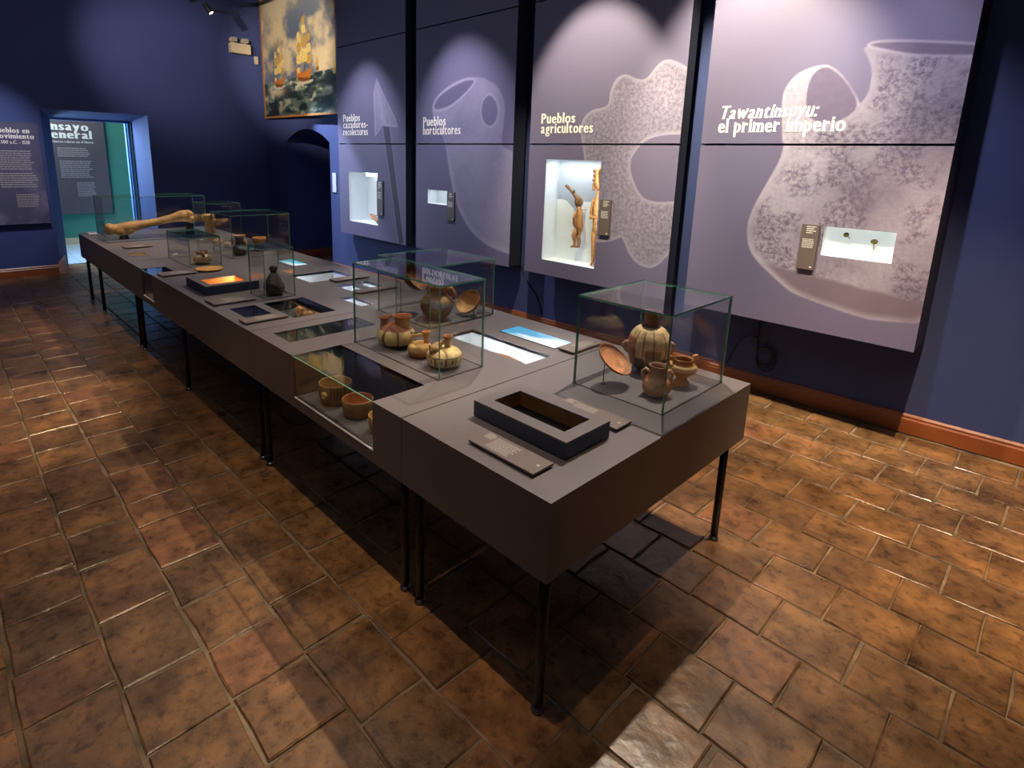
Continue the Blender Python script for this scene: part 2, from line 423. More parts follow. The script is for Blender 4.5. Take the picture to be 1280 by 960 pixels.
o = obj('floor_tile', rest, TILE, floor); o['kind'] = 'stuff'

# ------------------------------------------------------------------ walls
DY0, DY1, DZ = 1.17, 2.42, 2.18          # doorway in the end wall, splayed to IY0..IY1
IY0, IY1, IZ = 1.33, 2.32, 2.10
b = MB()
b.slab(-3.7, 5.3, -.05, 4.7, X_END-.001, X_END, [(DY0, DY1, -.06, DZ)], axes='yzx')
b.slab(-3.7, 5.3, -.05, 4.7, -10.13, -10.1, [(IY0, IY1, -.06, IZ)], axes='yzx')
o_ = [(X_END, DY0, 0), (X_END, DY0, DZ), (X_END, DY1, DZ), (X_END, DY1, 0)]; i_ = [(-10.1, IY0, 0), (-10.1, IY0, IZ), (-10.1, IY1, IZ), (-10.1, IY1, 0)]
b.add(o_+i_, [(0, 1, 5, 4), (1, 2, 6, 5), (2, 3, 7, 6)])
struct('wall_left', b, WALL)
# wall behind the panels, slightly out of square, with an arched doorway recess and a cut for the first niche
AX0, AX1, AZ, AR = -8.90, -7.62, 1.86, .20
ARCH = [(AX0+(AX1-AX0)*t, AZ+AR*math.sin(math.pi*t)**.8) for t in [k/14 for k in range(15)]]
b = MB(); HN = (-6.93, -6.19, .80, 1.50)
def wq(x0, x1, z0, z1): b.add([(x0, wall_y(x0), z0), (x1, wall_y(x1), z0), (x1, wall_y(x1), z1), (x0, wall_y(x0), z1)], [(0, 1, 2, 3)])
wq(-9.7, AX0, -.05, 4.7); wq(AX1, HN[0], -.05, 4.7); wq(HN[0], HN[1], -.05, HN[2]); wq(HN[0], HN[1], HN[3], 4.7); wq(HN[1], 3.2, -.05, 4.7)
for (xa, za), (xb, zb) in zip(ARCH[:-1], ARCH[1:]):
    b.add([(xa, wall_y(xa), za), (xb, wall_y(xb), zb), (xb, wall_y(xb), 4.7), (xa, wall_y(xa), 4.7)], [(0, 1, 2, 3)])
struct('wall_back', b, WALL); b = MB()
for (xa, za), (xb, zb) in zip(ARCH[:-1], ARCH[1:]): b.add([(xa, wall_y(xa), za), (xb, wall_y(xb), zb), (xb, 5.0, zb), (xa, 5.0, za)], [(0, 1, 2, 3)])
b.add([(AX0, wall_y(AX0), -.05), (AX0, wall_y(AX0), AZ), (AX0, 5, AZ), (AX0, 5, -.05)], [(0, 1, 2, 3)])
b.add([(AX1, wall_y(AX1), -.05), (AX1, wall_y(AX1), AZ), (AX1, 5, AZ), (AX1, 5, -.05)], [(0, 1, 2, 3)])
b.add([(AX0, 5, -.05), (AX1, 5, -.05), (AX1, 5, 2.3), (AX0, 5, 2.3)], [(0, 1, 2, 3)])
struct('wall_arch', b, WALL)
b = MB(); b.box(-10.1, 3.2, -3.72, -3.6, -.05, 4.7); struct('wall_front', b, WALL)
b = MB(); b.box(3.1, 3.2, -3.7, 5.3, -.05, 4.7); struct('wall_right', b, WALL)
b = MB(); b.box(-13.2, 3.2, -3.7, 5.3, 4.7, 4.8)
ceil = struct('ceiling', b, mat('dark_ceiling_boards', lin(52, 44, 40), .8))
# baseboards
def moulding(b, p, q, h=.13, t=.022):
    p = Vector(p); q = Vector(q); d = (q-p).normalized(); n = Vector((d.y, -d.x, 0))
    prof = [(0, 0), (t, 0), (t, h*.72), (t*.7, h*.8), (t*.75, h*.9), (t*.3, h), (0, h)]
    vs = [p+n*a+Vector((0, 0, z)) for a, z in prof]+[q+n*a+Vector((0, 0, z)) for a, z in prof]; k = len(prof)
    b.add(vs, [(i, i+1, k+i+1, k+i) for i in range(k-1)]+[tuple(range(k)), tuple(range(2*k-1, k-1, -1))])
b = MB(); moulding(b, (AX1, wall_y(AX1), 0), (3.1, wall_y(3.1), 0)); moulding(b, (X_END, wall_y(X_END), 0), (AX0, wall_y(AX0), 0)); struct('baseboard_back', b, WOOD)
b = MB(); moulding(b, (X_END, -3.6, 0), (X_END, DY0-.02, 0)); moulding(b, (X_END, DY1+.02, 0), (X_END, 4.15, 0)); struct('baseboard_left', b, WOOD)
b = MB(); moulding(b, (AX0, wall_y(AX0), 0), (AX0, 5.0, 0)); struct('baseboard_arch', b, WOOD)
b = MB(); b.add([(X_END+.05, DY0-.03, 0), (X_END+.05, DY0+.05, 0), (-9.9, DY0+.13, 0), (-9.9, DY0, 0), (X_END+.03, DY0-.02, .17), (X_END+.03, DY0+.03, .17), (-9.9, DY0+.11, .2), (-9.9, DY0, .2)],
      [(0, 1, 5, 4), (1, 2, 6, 5), (4, 5, 6, 7), (3, 0, 4, 7), (2, 3, 7, 6)])
struct('trim_1', b, mat('pinkish_stone_skirting', lin(176, 132, 116), .7, .2, 9))
# inner door frame strips at the far side of the doorway
b = MB(); b.box(-10.2, -10.12, IY1-.035, IY1-.012, 0, IZ); b.box(-10.2, -10.12, IY1-.075, IY1-.055, 0, IZ); b.box(-10.2, -10.12, IY0, IY1, IZ-.03, IZ)
struct('trim_2', b, mat('pale_blue_frame', lin(120, 165, 225), .4))
# the next room
b = MB(); b.box(-13.2, -10.36, -1, 5.3, -.06, -.002)
fl2 = struct('floor_next_room', b, mat('pale_grout', lin(150, 165, 175), .5))
pt = mat('pale_blue_floor_tile', lin(176, 192, 205), .3, .12, 6)
me0 = None
for i in range(10):
    for j in range(12):
        if me0 is None:
            t = MB(); t.box(-.118, .118, -.118, .118, 0, .004); o = obj('floor_tile', t, pt, fl2); me0 = o.data
        else:
            o = bpy.data.objects.new('floor_tile', me0); col.objects.link(o); o.parent = fl2
        o.location = (-12.6+i*.242, .7+j*.242-.5, -.001)
b = MB(); b.box(-12.5, -12.4, -1, 5.3, -.05, 4.7); struct('wall_next_room', b, GREEN)
b = MB(); b.box(-12.4, -12.38, -1, 5.3, 0, .12); struct('baseboard_next_room', b, mat('cream_skirting', lin(214, 196, 160), .6))
b = MB(); b.box(-12.4, -10.13, -1.1, -1, -.05, 4.7); b.box(-12.4, -10.13, 5.3, 5.4, -.05, 4.7); struct('wall_next_room_side', b, GREEN)

# ------------------------------------------------------------------ text boards
tb = thing('text_board', 'tall grey brown board headed Ensayo general on the green wall beyond the doorway', 'board', (-12.34, 1.0, .55))
b = MB(); b.box(-12.395, -12.35, -.1, 2.40, .55, 3.0); obj('panel', b, BOARDG, tb)
for tx_, a_, z_, h_, w_, bo in (('Ensayo', 1.52, 1.985, .20, .66, .1), ('general', 1.50, 1.85, .20, .72, .1), ('Nuevos relatos en el Norte', 1.62, 1.775, .055, .6, .03)):
    b = MB(); lettering(b, tx_, a_, z_, h_, -12.347, width=w_, plane='yz', bold=bo); o = obj('lettering', b, CREAM, tb); o['label'] = 'cream lettering reading '+tx_
b = MB(); text_lines(b, 1.68, 2.17, 1.69, 5, .033, -12.347, plane='yz', seed=2); text_lines(b, 1.69, 2.17, 1.47, 9, .034, -12.347, plane='yz', seed=3)
text_lines(b, 1.90, 2.18, 1.10, 10, .026, -12.347, plane='yz', seed=4)
o = obj('small_text', b, GREYP, tb); o['kind'] = 'stuff'

tb = thing('text_board', 'dark purple text board headed Pueblos en movimiento left of the doorway', 'board', (X_END+.03, .3, .70))
def lb(X, Z):
    c = np.zeros(X.shape+(3,)); n = fbm(X*5, Z*5, 5); n2 = fbm(X*40, Z*40, 9)
    t = (sm(n, .45, .7)*(.35+.65*n2)*sm(1.75-Z, 0, .8)*.5)[..., None]
    return np.array(lin(86, 82, 106)[:3])*(1-t)+np.array(lin(160, 150, 176)[:3])*t
g = printed_grid(-1.2, 1.12, .705, 1.99, 0, .015, lb)
g.v = [(X_END+.062, v[0], v[2]) for v in g.v]
obj('printed_face', g, PRINT, tb, colors=True)
b = MB(); b.box(X_END+.012, X_END+.06, -1.2, 1.12, .705, 1.99); obj('panel', b, NAVY, tb)
for tx_, a_, z_, h_, w_, bo in (('Pueblos en', .67, 1.86, .092, .36, .08), ('movimiento', .66, 1.79, .092, .41, .08), ('12.500 a.C. - 1530', .68, 1.725, .06, .34, .05)):
    b = MB(); lettering(b, tx_, a_, z_, h_, X_END+.064, width=w_, plane='yz', bold=bo); o = obj('lettering', b, CREAM, tb); o['label'] = 'cream lettering reading '+tx_
b = MB(); text_lines(b, .66, 1.05, 1.64, 9, .028, X_END+.064, plane='yz', seed=5); text_lines(b, .66, 1.05, 1.36, 7, .028, X_END+.064, plane='yz', seed=6)
text_lines(b, .80, 1.04, 1.09, 8, .022, X_END+.064, plane='yz', seed=7)
o = obj('small_text', b, GREYP, tb); o['kind'] = 'stuff'

# ------------------------------------------------------------------ the four tall exhibition panels
BASE = np.array(lin(106, 100, 128)[:3]); LIGHT = np.array(lin(152, 146, 168)[:3]); PALE = np.array(lin(168, 160, 176)[:3]); DARK = np.array(lin(84, 76, 96)[:3])
def mixc(A, B, t): return A*(1-t[..., None])+B*t[..., None]
def col0(X): return np.broadcast_to(BASE, X.shape+(3,)).copy()
def p4(X, Z):
    C = col0(X); n = fbm(X*3.2, Z*3.2, 3); f = fbm(X*28, Z*40, 5, 5); g = fbm(X*9, Z*9, 8)
    body = smooth_poly([(-1.45,1.86),(-1.45,1.79),(-1.47,1.71),(-1.54,1.55),(-1.6,1.4),(-1.62,1.27),(-1.59,1.14),(-1.53,1.06),(-1.41,.97),(-1.3,.89),(-1.22,.86),(-1.02,.82),(-.84,.79),(-.72,.80),(-.5,.83),(-.4,1.4),(-.4,2.3),(-.62,2.34),(-.96,2.37),(-1.09,2.41),(-1.05,2.34),(-1.02,2.28),(-1.01,2.19),(-1.02,2.12),(-1.06,2.06),(-1.12,2.0),(-1.25,1.96),(-1.40,1.98)], 2)
    hand = smooth_poly([(-1.45,1.79),(-1.48,1.99),(-1.5,2.15),(-1.47,2.23),(-1.41,2.29),(-1.3,2.32),(-1.24,2.31),(-1.16,2.24),(-1.11,2.17),(-1.05,2.08),(-1.0,1.95),(-1.2,1.8)], 2)
    hin = smooth_poly([(-1.34,2.0),(-1.36,2.19),(-1.33,2.28),(-1.27,2.31),(-1.21,2.28),(-1.13,2.2),(-1.05,2.07),(-1.1,2.0),(-1.2,1.96)], 2)
    rim = smooth_poly([(-1.09,2.41),(-.96,2.425),(-.4,2.33),(-.4,2.28),(-.8,2.32),(-.93,2.355)], 2)
    dh = sdist(X, Z, hand); C = mixc(C, PALE*(.82+.3*f[..., None]), sm(dh, -.004, .004))
    dr = sdist(X, Z, rim)
    db = sdist(X, Z, body)
    left = sm(X-.45*(1.3-Z)*.2, -1.55, -.95)                 # mottled darker glaze to the right
    t = np.clip(left*.55+(n-.5)*1.4, 0, 1)
    cc = mixc(np.broadcast_to(PALE, C.shape), np.broadcast_to(DARK*1.15, C.shape), np.clip(t*.8, 0, 1))
    low = sm(-(Z-(1.05-.12*(X+1.45))+.02*(g-.5)), -.01, .02); cc = mixc(cc, np.broadcast_to(np.array(lin(104, 88, 104)[:3]), C.shape), low*.85*sm(db, .0, .05))
    C = mixc(C, cc, sm(db, -.004, .004))
    hi = sdist(X, Z, hin); C = mixc(C, np.broadcast_to(DARK*1.5, C.shape)*(.9+.2*f[..., None]), sm(hi, -.004, .006))
    C = mixc(C, np.broadcast_to(DARK*1.45, C.shape)*(.9+.2*f[..., None]), sm(dr, -.003, .003)); C = mixc(C, np.broadcast_to(PALE, C.shape), sm(dr, -.012, 0)*(1-sm(dr, 0, .012))*.7)
    ins_ = sm(db, .015, .06); alpha = np.clip((.25+.75*sm(g+.5*(n-.5), .40, .62))*ins_*(1-low)*.85+.25*sm(dh, 0, .02)*(1-sm(hi, -.01, .01)), 0, 1)
    return np.concatenate([C, alpha[..., None]], -1)
def p3(X, Z):
    C = col0(X)
    star = smooth_poly([(-3.03,1.51),(-3.04,1.71),(-3.07,1.83),(-3.11,1.97),(-3.08,2.06),(-3.0,2.12),(-2.88,2.13),(-2.83,2.16),(-2.83,2.26),(-2.78,2.36),(-2.69,2.38),(-2.59,2.33),(-2.51,2.32),(-2.45,2.39),(-2.39,2.45),(-2.31,2.45),(-2.23,2.41),(-2.1,2.34),(-2.1,1.91),(-2.34,1.91),(-2.47,1.87),(-2.55,1.79),(-2.6,1.69),(-2.55,1.55),(-2.46,1.43),(-2.39,1.41),(-2.3,1.4),(-2.1,1.43),(-2.1,1.09),(-2.2,.99),(-2.25,.92),(-2.33,.87),(-2.45,.89),(-2.54,.97),(-2.58,1.05),(-2.62,1.1),(-2.68,1.06),(-2.82,1.02),(-2.95,1.03),(-3.1,1.1)], 2)
    d = sdist(X, Z, star); f = fbm(X*42, Z*42, 11, 4); n = fbm(X*6, Z*6, 4)
    sp = sm(f, .5, .68)
    cc = mixc(np.broadcast_to(BASE*.92, C.shape), np.broadcast_to(LIGHT, C.shape), np.clip(.75+.3*(n-.5), 0, 1)*1.0)
    cc = mixc(np.broadcast_to(LIGHT, C.shape), cc, sm(d, .0, .05)*.75+.25)
    C = mixc(C, cc, sm(d, -.004, .004)); alpha = sm(d, .004, .04)*.62
    return np.concatenate([C, alpha[..., None]], -1)
def p2(X, Z):
    C = col0(X)
    jug = smooth_poly([(-5.13,2.16),(-5.11,2.3),(-4.86,2.44),(-4.61,2.5),(-4.41,2.49),(-4.31,2.47),(-4.14,2.4),(-4.07,2.32),(-4.01,2.22),(-4.02,2.03),(-4.04,1.87),(-4.03,1.81),(-3.8,1.75),(-3.8,.77),(-3.96,.78),(-4.25,.83),(-4.51,.97),(-4.71,1.22),(-4.81,1.5),(-4.87,1.76),(-4.94,1.92),(-5.05,2.08)], 2)
    hole = smooth_poly([(-4.23,2.32),(-4.14,2.25),(-4.1,2.16),(-4.13,2.05),(-4.22,2.0),(-4.31,2.06),(-4.35,2.17),(-4.32,2.26)], 2)
    rim = smooth_poly([(-5.12,2.19),(-5.06,2.32),(-4.83,2.42),(-4.59,2.48),(-4.43,2.47),(-4.49,2.4),(-4.67,2.29),(-4.88,2.2)], 2)
    d = sdist(X, Z, jug); n = fbm(X*3, Z*4, 21); f = fbm(X*20, Z*26, 23)
    t = np.clip(.55+.5*(n-.45)+.25*(f-.5)+.5*(1-sm(d, 0, .09))*sm(1.9-Z, 0, .4), 0, 1)*sm(d, -.003, .006)
    C = mixc(C, np.broadcast_to(LIGHT, C.shape), t)
    dr = sdist(X, Z, rim); C = mixc(C, np.broadcast_to(BASE*.85, C.shape), sm(dr, 0, .02)); C = mixc(C, np.broadcast_to(PALE, C.shape), sm(dr, -.02, -.006)*(1-sm(dr, -.002, .012))*.75)
    dh = sdist(X, Z, hole); C = mixc(C, np.broadcast_to(BASE, C.shape), sm(dh, -.003, .006)); C = mixc(C, np.broadcast_to(PALE, C.shape), sm(dh, -.025, -.008)*(1-sm(dh, -.006, .004))*.6)
    return C
def p1(X, Z):
    C = col0(X)
    tip = np.array([(-6.2,2.61),(-6.27,2.45),(-6.25,1.93),(-6.17,1.98),(-6.09,2.07),(-5.99,2.05),(-5.76,2.03),(-5.82,2.14),(-6.03,2.39)])
    sh = np.array([(-6.09,2.06),(-5.93,2.05),(-5.64,.66),(-5.76,.62)])
    n = fbm(X*14, Z*14, 31)
    ds = sdist(X, Z, sh); C = mixc(C, np.broadcast_to(DARK*.72, C.shape), sm(ds, 0, .012)); C = mixc(C, np.broadcast_to(LIGHT, C.shape), sm(ds, -.006, 0)*(1-sm(ds, .004, .02))*.45)
    dt = sdist(X, Z, tip); n2 = fbm(X*30+Z*8, Z*22, 33); rid = np.exp(-((X-(-6.2+(2.61-Z)*.28))/.035)**2); t = np.clip(sm(dt, -.008, .01)*(.35+.55*(n2-.2)+.25*rid), 0, 1); t = np.maximum(t, sm(dt, -.008, .004)*(1-sm(dt, .01, .04))*.85)
    return mixc(C, np.broadcast_to(LIGHT, C.shape), t)
SPEC = [
 ('tall purple panel printed with a spear point, leftmost and farthest of the four', -7.14, -5.61, p1, (-6.90, -6.21, .825, 1.48), 4.195, .30,
  [('Pueblos', -7.0, 2.125, .13, .42), ('cazadores-', -7.0, 2.04, .13, .60), ('recolectores', -7.0, 1.95, .13, .60)]),
 ('tall purple panel printed with a spouted jug, second from the left', -5.41, -3.885, p2, (-5.195, -4.846, 1.185, 1.34), 4.27, .15,
  [('Pueblos', -5.28, 2.035, .14, .40), ('horticultores', -5.28, 1.94, .14, .64)]),
 ('tall purple panel printed with a holed star shaped stone, third from the left', -3.675, -2.18, p3, (-3.465, -2.867, .787, 1.706), 4.22, .20,
  [('Pueblos', -3.545, 2.02, .125, .39), ('agricultores', -3.545, 1.935, .125, .58)]),
 ('tallest looking purple panel printed with a big handled jar, nearest on the right', -2.015, -.565, p4, (-1.135, -.753, 1.15, 1.334), 4.44, .045,
  [('Tawantinsuyu:', -1.90, 2.012, .128, .63), ('el primer imperio', -1.90, 1.92, .135, .80)]),
]
YP = 4.10
PANELS = []
for pi_, (lab, x0, x1, fn, H, yb, nd, texts) in enumerate(SPEC):
    P = thing('exhibition_panel', lab, 'panel', ((x0+x1)/2, YP+.03, .645), 'tall purple exhibition panels along the wall'); PANELS.append(P)
    st = .0075 if pi_ > 1 else .012
    for nm, z0, z1, hol in (('lower_board', .645, 1.832, [H]), ('middle_board', 1.846, 3.05, []), ('upper_board', 3.062, 4.05, [])):
        f2 = fn if nm != 'upper_board' else (lambda X, Z: col0(X))
        g = printed_grid(x0, x1, z0, z1, YP, st if nm != 'upper_board' else .06, f2, hol)
        n0 = len(g.f)
        for (a0, a1, b0, b1) in ((x0, x1, z0, z0), (x0, x1, z1, z1)): g.add([(a0, YP, b0), (a1, YP, b0), (a1, YP+.02, b0), (a0, YP+.02, b0)], [(0, 1, 2, 3)], 1)
        for xx in (x0, x1): g.add([(xx, YP, z0), (xx, YP+.02, z0), (xx, YP+.02, z1), (xx, YP, z1)], [(0, 1, 2, 3)], 1)
        g.slab(x0, x1, z0, z1, YP+.019, YP+.02, hol, axes='xzy', mi=1)
        obj(nm, g, [PRINT, NAVY], P, colors=True)
    b = MB()
    b.box(x0+.004, x0+.024, YP+.021, yb, .65, 4.04); b.box(x1-.024, x1-.004, YP+.021, yb, .65, 4.04)
    b.box(x0+.024, x1-.024, YP+.021, yb, .65, .668); obj('carcass', b, NAVY, P)
    for (t, tx, tz, th, tw) in texts:
        b = MB(); lettering(b, t, tx, tz, th, YP-.0015, width=tw, bold=.045 if x0 < -7 else .07, italic=.22 if t.startswith('Taw') else 0)
        o = obj('lettering', b, CREAM, P); o['label'] = 'cream lettering reading '+t
    # lit niche
    hx0, hx1, hz0, hz1 = H; b = MB(); y0, y1 = YP+.001, YP+nd
    b.add([(hx0, y0, hz0), (hx1, y0, hz0), (hx1, y1, hz0), (hx0, y1, hz0), (hx0, y0, hz1), (hx1, y0, hz1), (hx1, y1, hz1), (hx0, y1, hz1)],
          [(0, 1, 2, 3), (7, 6, 5, 4), (0, 3, 7, 4), (1, 5, 6, 2)] + ([(3, 2, 6, 7)] if pi_ < 3 else []), 0)
    if pi_ == 3: b.add([(hx0, y1, hz0), (hx1, y1, hz0), (hx1, y1, hz1), (hx0, y1, hz1)], [(0, 1, 2, 3)], 1)
    nn = obj('display_niche', b, [WHITE, mat('backlit_white_panel', lin(240, 245, 245), .5, emit=lin(225, 235, 235), estr=.55)], P)
    nn['label'] = 'lit white niche'
    b = MB(); b.box(hx0, hx1, YP+.002, YP+.006, hz0, hz1); obj('glass_pane', b, GLASS, nn)
def niche_light(loc, target, sx, sy, e, c=(.93, .97, 1.0)): return area('niche_light', loc, target, sx, sy, e, c)
niche_light((-6.56, 4.16, 1.472), (-6.5, 4.2, .9), .5, .06, .55)
niche_light((-6.885, 4.12, 1.15), (-6.5, 4.3, 1.15), .03, .6, .7)
niche_light((-5.02, 4.16, 1.334), (-5.02, 4.17, 1.2), .28, .06, .2)
niche_light((-3.17, 4.18, 1.695), (-3.17, 4.24, .9), .5, .06, 1.2, (.86, .94, 1))
niche_light((-2.9, 4.13, 1.25), (-3.3, 4.3, 1.2), .03, .8, .8, (.78, .9, 1))

# label plates on the panels
def wall_plate(label, x0, x1, z0, z1, seed):
    t = thing('label_plate', label, 'label', ((x0+x1)/2, YP, z0), 'grey brown label plates beside the lit niches')
    b = MB(); b.box(x0, x1, YP-.016, YP-.001, z0, z1, bev=.0015); obj('plate', b, LABEL, t)
    w_ = x1-x0; b = MB(); h = z1-z0
    text_lines(b, x0+.3*w_, x1-.12*w_, z1-.04*h, 4, h*.045, YP-.0175, seed=seed, ragged=.5)
    text_lines(b, x0+.14*w_, x1-.14*w_, z1-.32*h, 7, h*.03, YP-.0175, seed=seed+1)
    b.box(x1-.26*w_, x1-.12*w_, YP-.018, YP-.0165, z0+.05*h, z0+.08*h)
    o = obj('small_text', b, PRINTW, t); o['kind'] = 'stuff'; return t
wall_plate('grey brown label plate beside the white niche on the big jar panel', -1.263, -1.160, 1.046, 1.34, 1)
wall_plate('grey brown label plate right of the niche with the wooden figures', -2.838, -2.733, 1.088, 1.39, 3)
wall_plate('grey brown label plate right of the small niche on the jug panel', -4.835, -4.712, 1.024, 1.332, 5)
wall_plate('grey brown label plate right of the niche on the spear panel', -6.205, -6.075, .96, 1.39, 7)

# things inside the wall niches
def skin_figure(mb, segs, color=None, n=9):
    for pts, rad in segs: mb.tube(pts, rad, n=n, color=color)
WOODF = mat('carved_honey_wood', lin(176, 118, 62), .5, .35, 30, .4, 60)
WOODD = mat('dark_carved_wood', lin(118, 84, 50), .55, .4, 30, .5, 60)
t = thing('carved_figure', 'small dark carved wooden figure with a long upraised snout, left in the niche', 'carving', (-3.22, 4.2, .95))
b = MB()
b.tube([(-3.33,4.235,1.475),(-3.31,4.232,1.47),(-3.27,4.23,1.44),(-3.22,4.228,1.40),(-3.19,4.226,1.375),(-3.17,4.225,1.34)], [.012,.016,.013,.017,.024,.026], 10)
b.ball((-3.165, 4.22, 1.335), .045, 14, (1, .55, 1.15), lump=.05, seed=3)
b.ball((-3.225, 4.22, 1.43), .014, 8)
o = obj('head', b, WOODD, t, smooth=True)
b = MB(); b.tube([(-3.155,4.22,1.30),(-3.15,4.22,1.26),(-3.145,4.22,1.20),(-3.135,4.22,1.12),(-3.15,4.22,1.07)], [.018,.026,.03,.034,.024], 10)
b.tube([(-3.175,4.205,1.25),(-3.19,4.2,1.19),(-3.185,4.2,1.13)], [.013,.015,.011], 8)
b.ball((-3.18, 4.215, 1.14), .022, 10, (1, .7, 1.5))
obj('torso', b, WOODF, t, smooth=True)
for sgn in (-1, 1):
    b = MB(); x = -3.155+sgn*.016
    b.tube([(x+.01,4.22+sgn*.012,1.10),(x-.02,4.22+sgn*.012,1.03),(x+.0,4.22+sgn*.012,.98),(x-.005,4.22+sgn*.012,.935),(x-.04,4.22+sgn*.012,.93)], [.022,.02,.015,.014,.01], 8)
    obj('leg', b, WOODF, t, smooth=True)
b = MB(); b.tube([(-3.14, 4.23, 1.27), (-3.14, 4.30, 1.27)], .003, 6); obj('mounting_pin', b, STEEL, t)
t = thing('carved_figure', 'tall honey coloured carved human figure at the right side of the niche', 'carving', (-2.95, 4.2, .79))
b = MB(); X0 = -2.945
b.tube([(X0,4.21,1.46),(X0,4.21,1.52),(X0+.005,4.21,1.60),(X0,4.21,1.64),(X0,4.21,1.655)], [.026,.05,.055,.04,.015], 12)
for zz in (1.62, 1.58, 1.54, 1.50, 1.47): b.ball((X0-.05, 4.20, zz), .018, 8, (1, .8, 1.2), lump=.1, seed=int(zz*100))
b.ball((X0-.035, 4.17, 1.55), .012, 8)
obj('head', b, WOODF, t, smooth=True)
b = MB(); b.tube([(X0,4.21,1.47),(X0,4.21,1.42),(X0-.002,4.21,1.36),(X0,4.21,1.28),(X0,4.21,1.22),(X0,4.21,1.14),(X0,4.21,1.10)], [.018,.022,.04,.046,.04,.036,.034], 12)
obj('torso', b, WOODF, t, smooth=True)
for sgn in (-1, 1):
    b = MB(); b.tube([(X0+sgn*.045,4.21,1.38),(X0+sgn*.06,4.20,1.29),(X0+sgn*.045,4.175,1.21),(X0+sgn*.0,4.165,1.23)], [.014,.014,.012,.01], 8); obj('arm', b, WOODF, t, smooth=True)
    b = MB(); b.tube([(X0+sgn*.018,4.21,1.12),(X0+sgn*.022,4.21,1.04),(X0+sgn*.02,4.208,.95),(X0+sgn*.018,4.21,.88),(X0+sgn*.018,4.21,.815),(X0+sgn*.018,4.185,.797)], [.026,.024,.018,.018,.013,.011], 10)
    obj('leg', b, WOODF, t, smooth=True)
b = MB(); b.tube([(-6.36,4.34,1.44),(-6.40,4.34,1.36),(-6.46,4.34,1.23)], [.005,.008,.004], 8); tag(obj('bone_harpoon', b, WOODD, smooth=True), 'thin dark harpoon hanging in the spear panel niche', 'harpoon')
b = MB(); b.tube([(-6.27,4.34,1.14),(-6.32,4.34,1.10),(-6.35,4.34,1.05)], [.01,.007,.003], 8); b.tube([(-6.27,4.34,1.14),(-6.25,4.34,1.11)], [.007,.003], 8)
tag(obj('hook', b, WOODD, smooth=True), 'small dark hook above the toy boat in the spear panel niche', 'hook')
t = thing('model_boat', 'small reed boat standing in the niche of the spear panel', 'boat', (-6.38, 4.22, .83))
b = MB()
for k in (-1, 0, 1): b.tube([(-6.60,4.24+k*.01,.925),(-6.5,4.24+k*.02,.885),(-6.4,4.24+k*.028,.868),(-6.3,4.24+k*.02,.88),(-6.23,4.24+k*.01,.915)], [.006,.018,.022,.018,.006], 8)
obj('hull', b, WOODF, t, smooth=True)
b = MB(); b.tube([(-6.62,4.24,.935),(-6.42,4.235,.925),(-6.22,4.24,.928)], .004, 6); b.tube([(-6.45, 4.2, .93), (-6.36, 4.28, .925)], .004, 6); b.box(-6.42, -6.36, 4.215, 4.265, .8255, .85); obj('paddle', b, WOODD, t, smooth=True)
b = MB(); b.ball((-4.90, 4.18, 1.26), .012, 10, (1, .5, 1)); b.ball((-4.878, 4.18, 1.262), .009, 8, (1, .5, 1)); b.tube([(-4.9, 4.18, 1.26), (-4.9, 4.249, 1.26)], .002, 5)
tag(obj('gold_ornament', b, mat('old_gold', lin(196, 160, 60), .35, metal=.8), smooth=True), 'tiny gold ornament in the small niche of the jug panel', 'ornament')
VERD = mat('verdigris_metal', lin(112, 106, 66), .5, .3, 80, .3, 90, metal=.3)
for k, (px_, pz_, lab, bend) in enumerate(((-1.015, 1.292, 'metal pin with a round head and a bent stem, left of the pair', 1), (-.862, 1.268, 'metal pin with a half disc head and a straight stem, right of the pair', 0))):
    t = thing('metal_pin', lab, 'pin', (px_, YP+.02, pz_), 'metal pins in the white niche')
    b = MB(); b.tube([(px_, YP+.018, pz_), (px_, YP+.028, pz_)], .015 if bend else .019, 20, flat=1 if bend else .8); b.tube([(px_, YP+.028, pz_), (px_, YP+.044, pz_)], .002, 5)
    obj('head', b, VERD, t, smooth=False)
    b = MB()
    if bend: b.tube([(px_+.01, YP+.022, pz_-.01), (px_+.02, YP+.022, pz_-.016), (px_+.034, YP+.022, pz_-.010)], [.003, .002, .001], 6); b.tube([(px_+.014, YP+.022, pz_-.012), (px_+.028, YP+.022, pz_-.034)], [.002, .0008], 6)
    else: b.tube([(px_, YP+.022, pz_-.01), (px_+.003, YP+.022, pz_-.05), (px_+.008, YP+.022, pz_-.09)], [.004, .002, .001], 6); b.tube([(px_+.008, YP+.022, pz_-.012), (px_+.024, YP+.022, pz_-.014)], [.002, .001], 6)
    obj('stem', b, VERD, t, smooth=True)

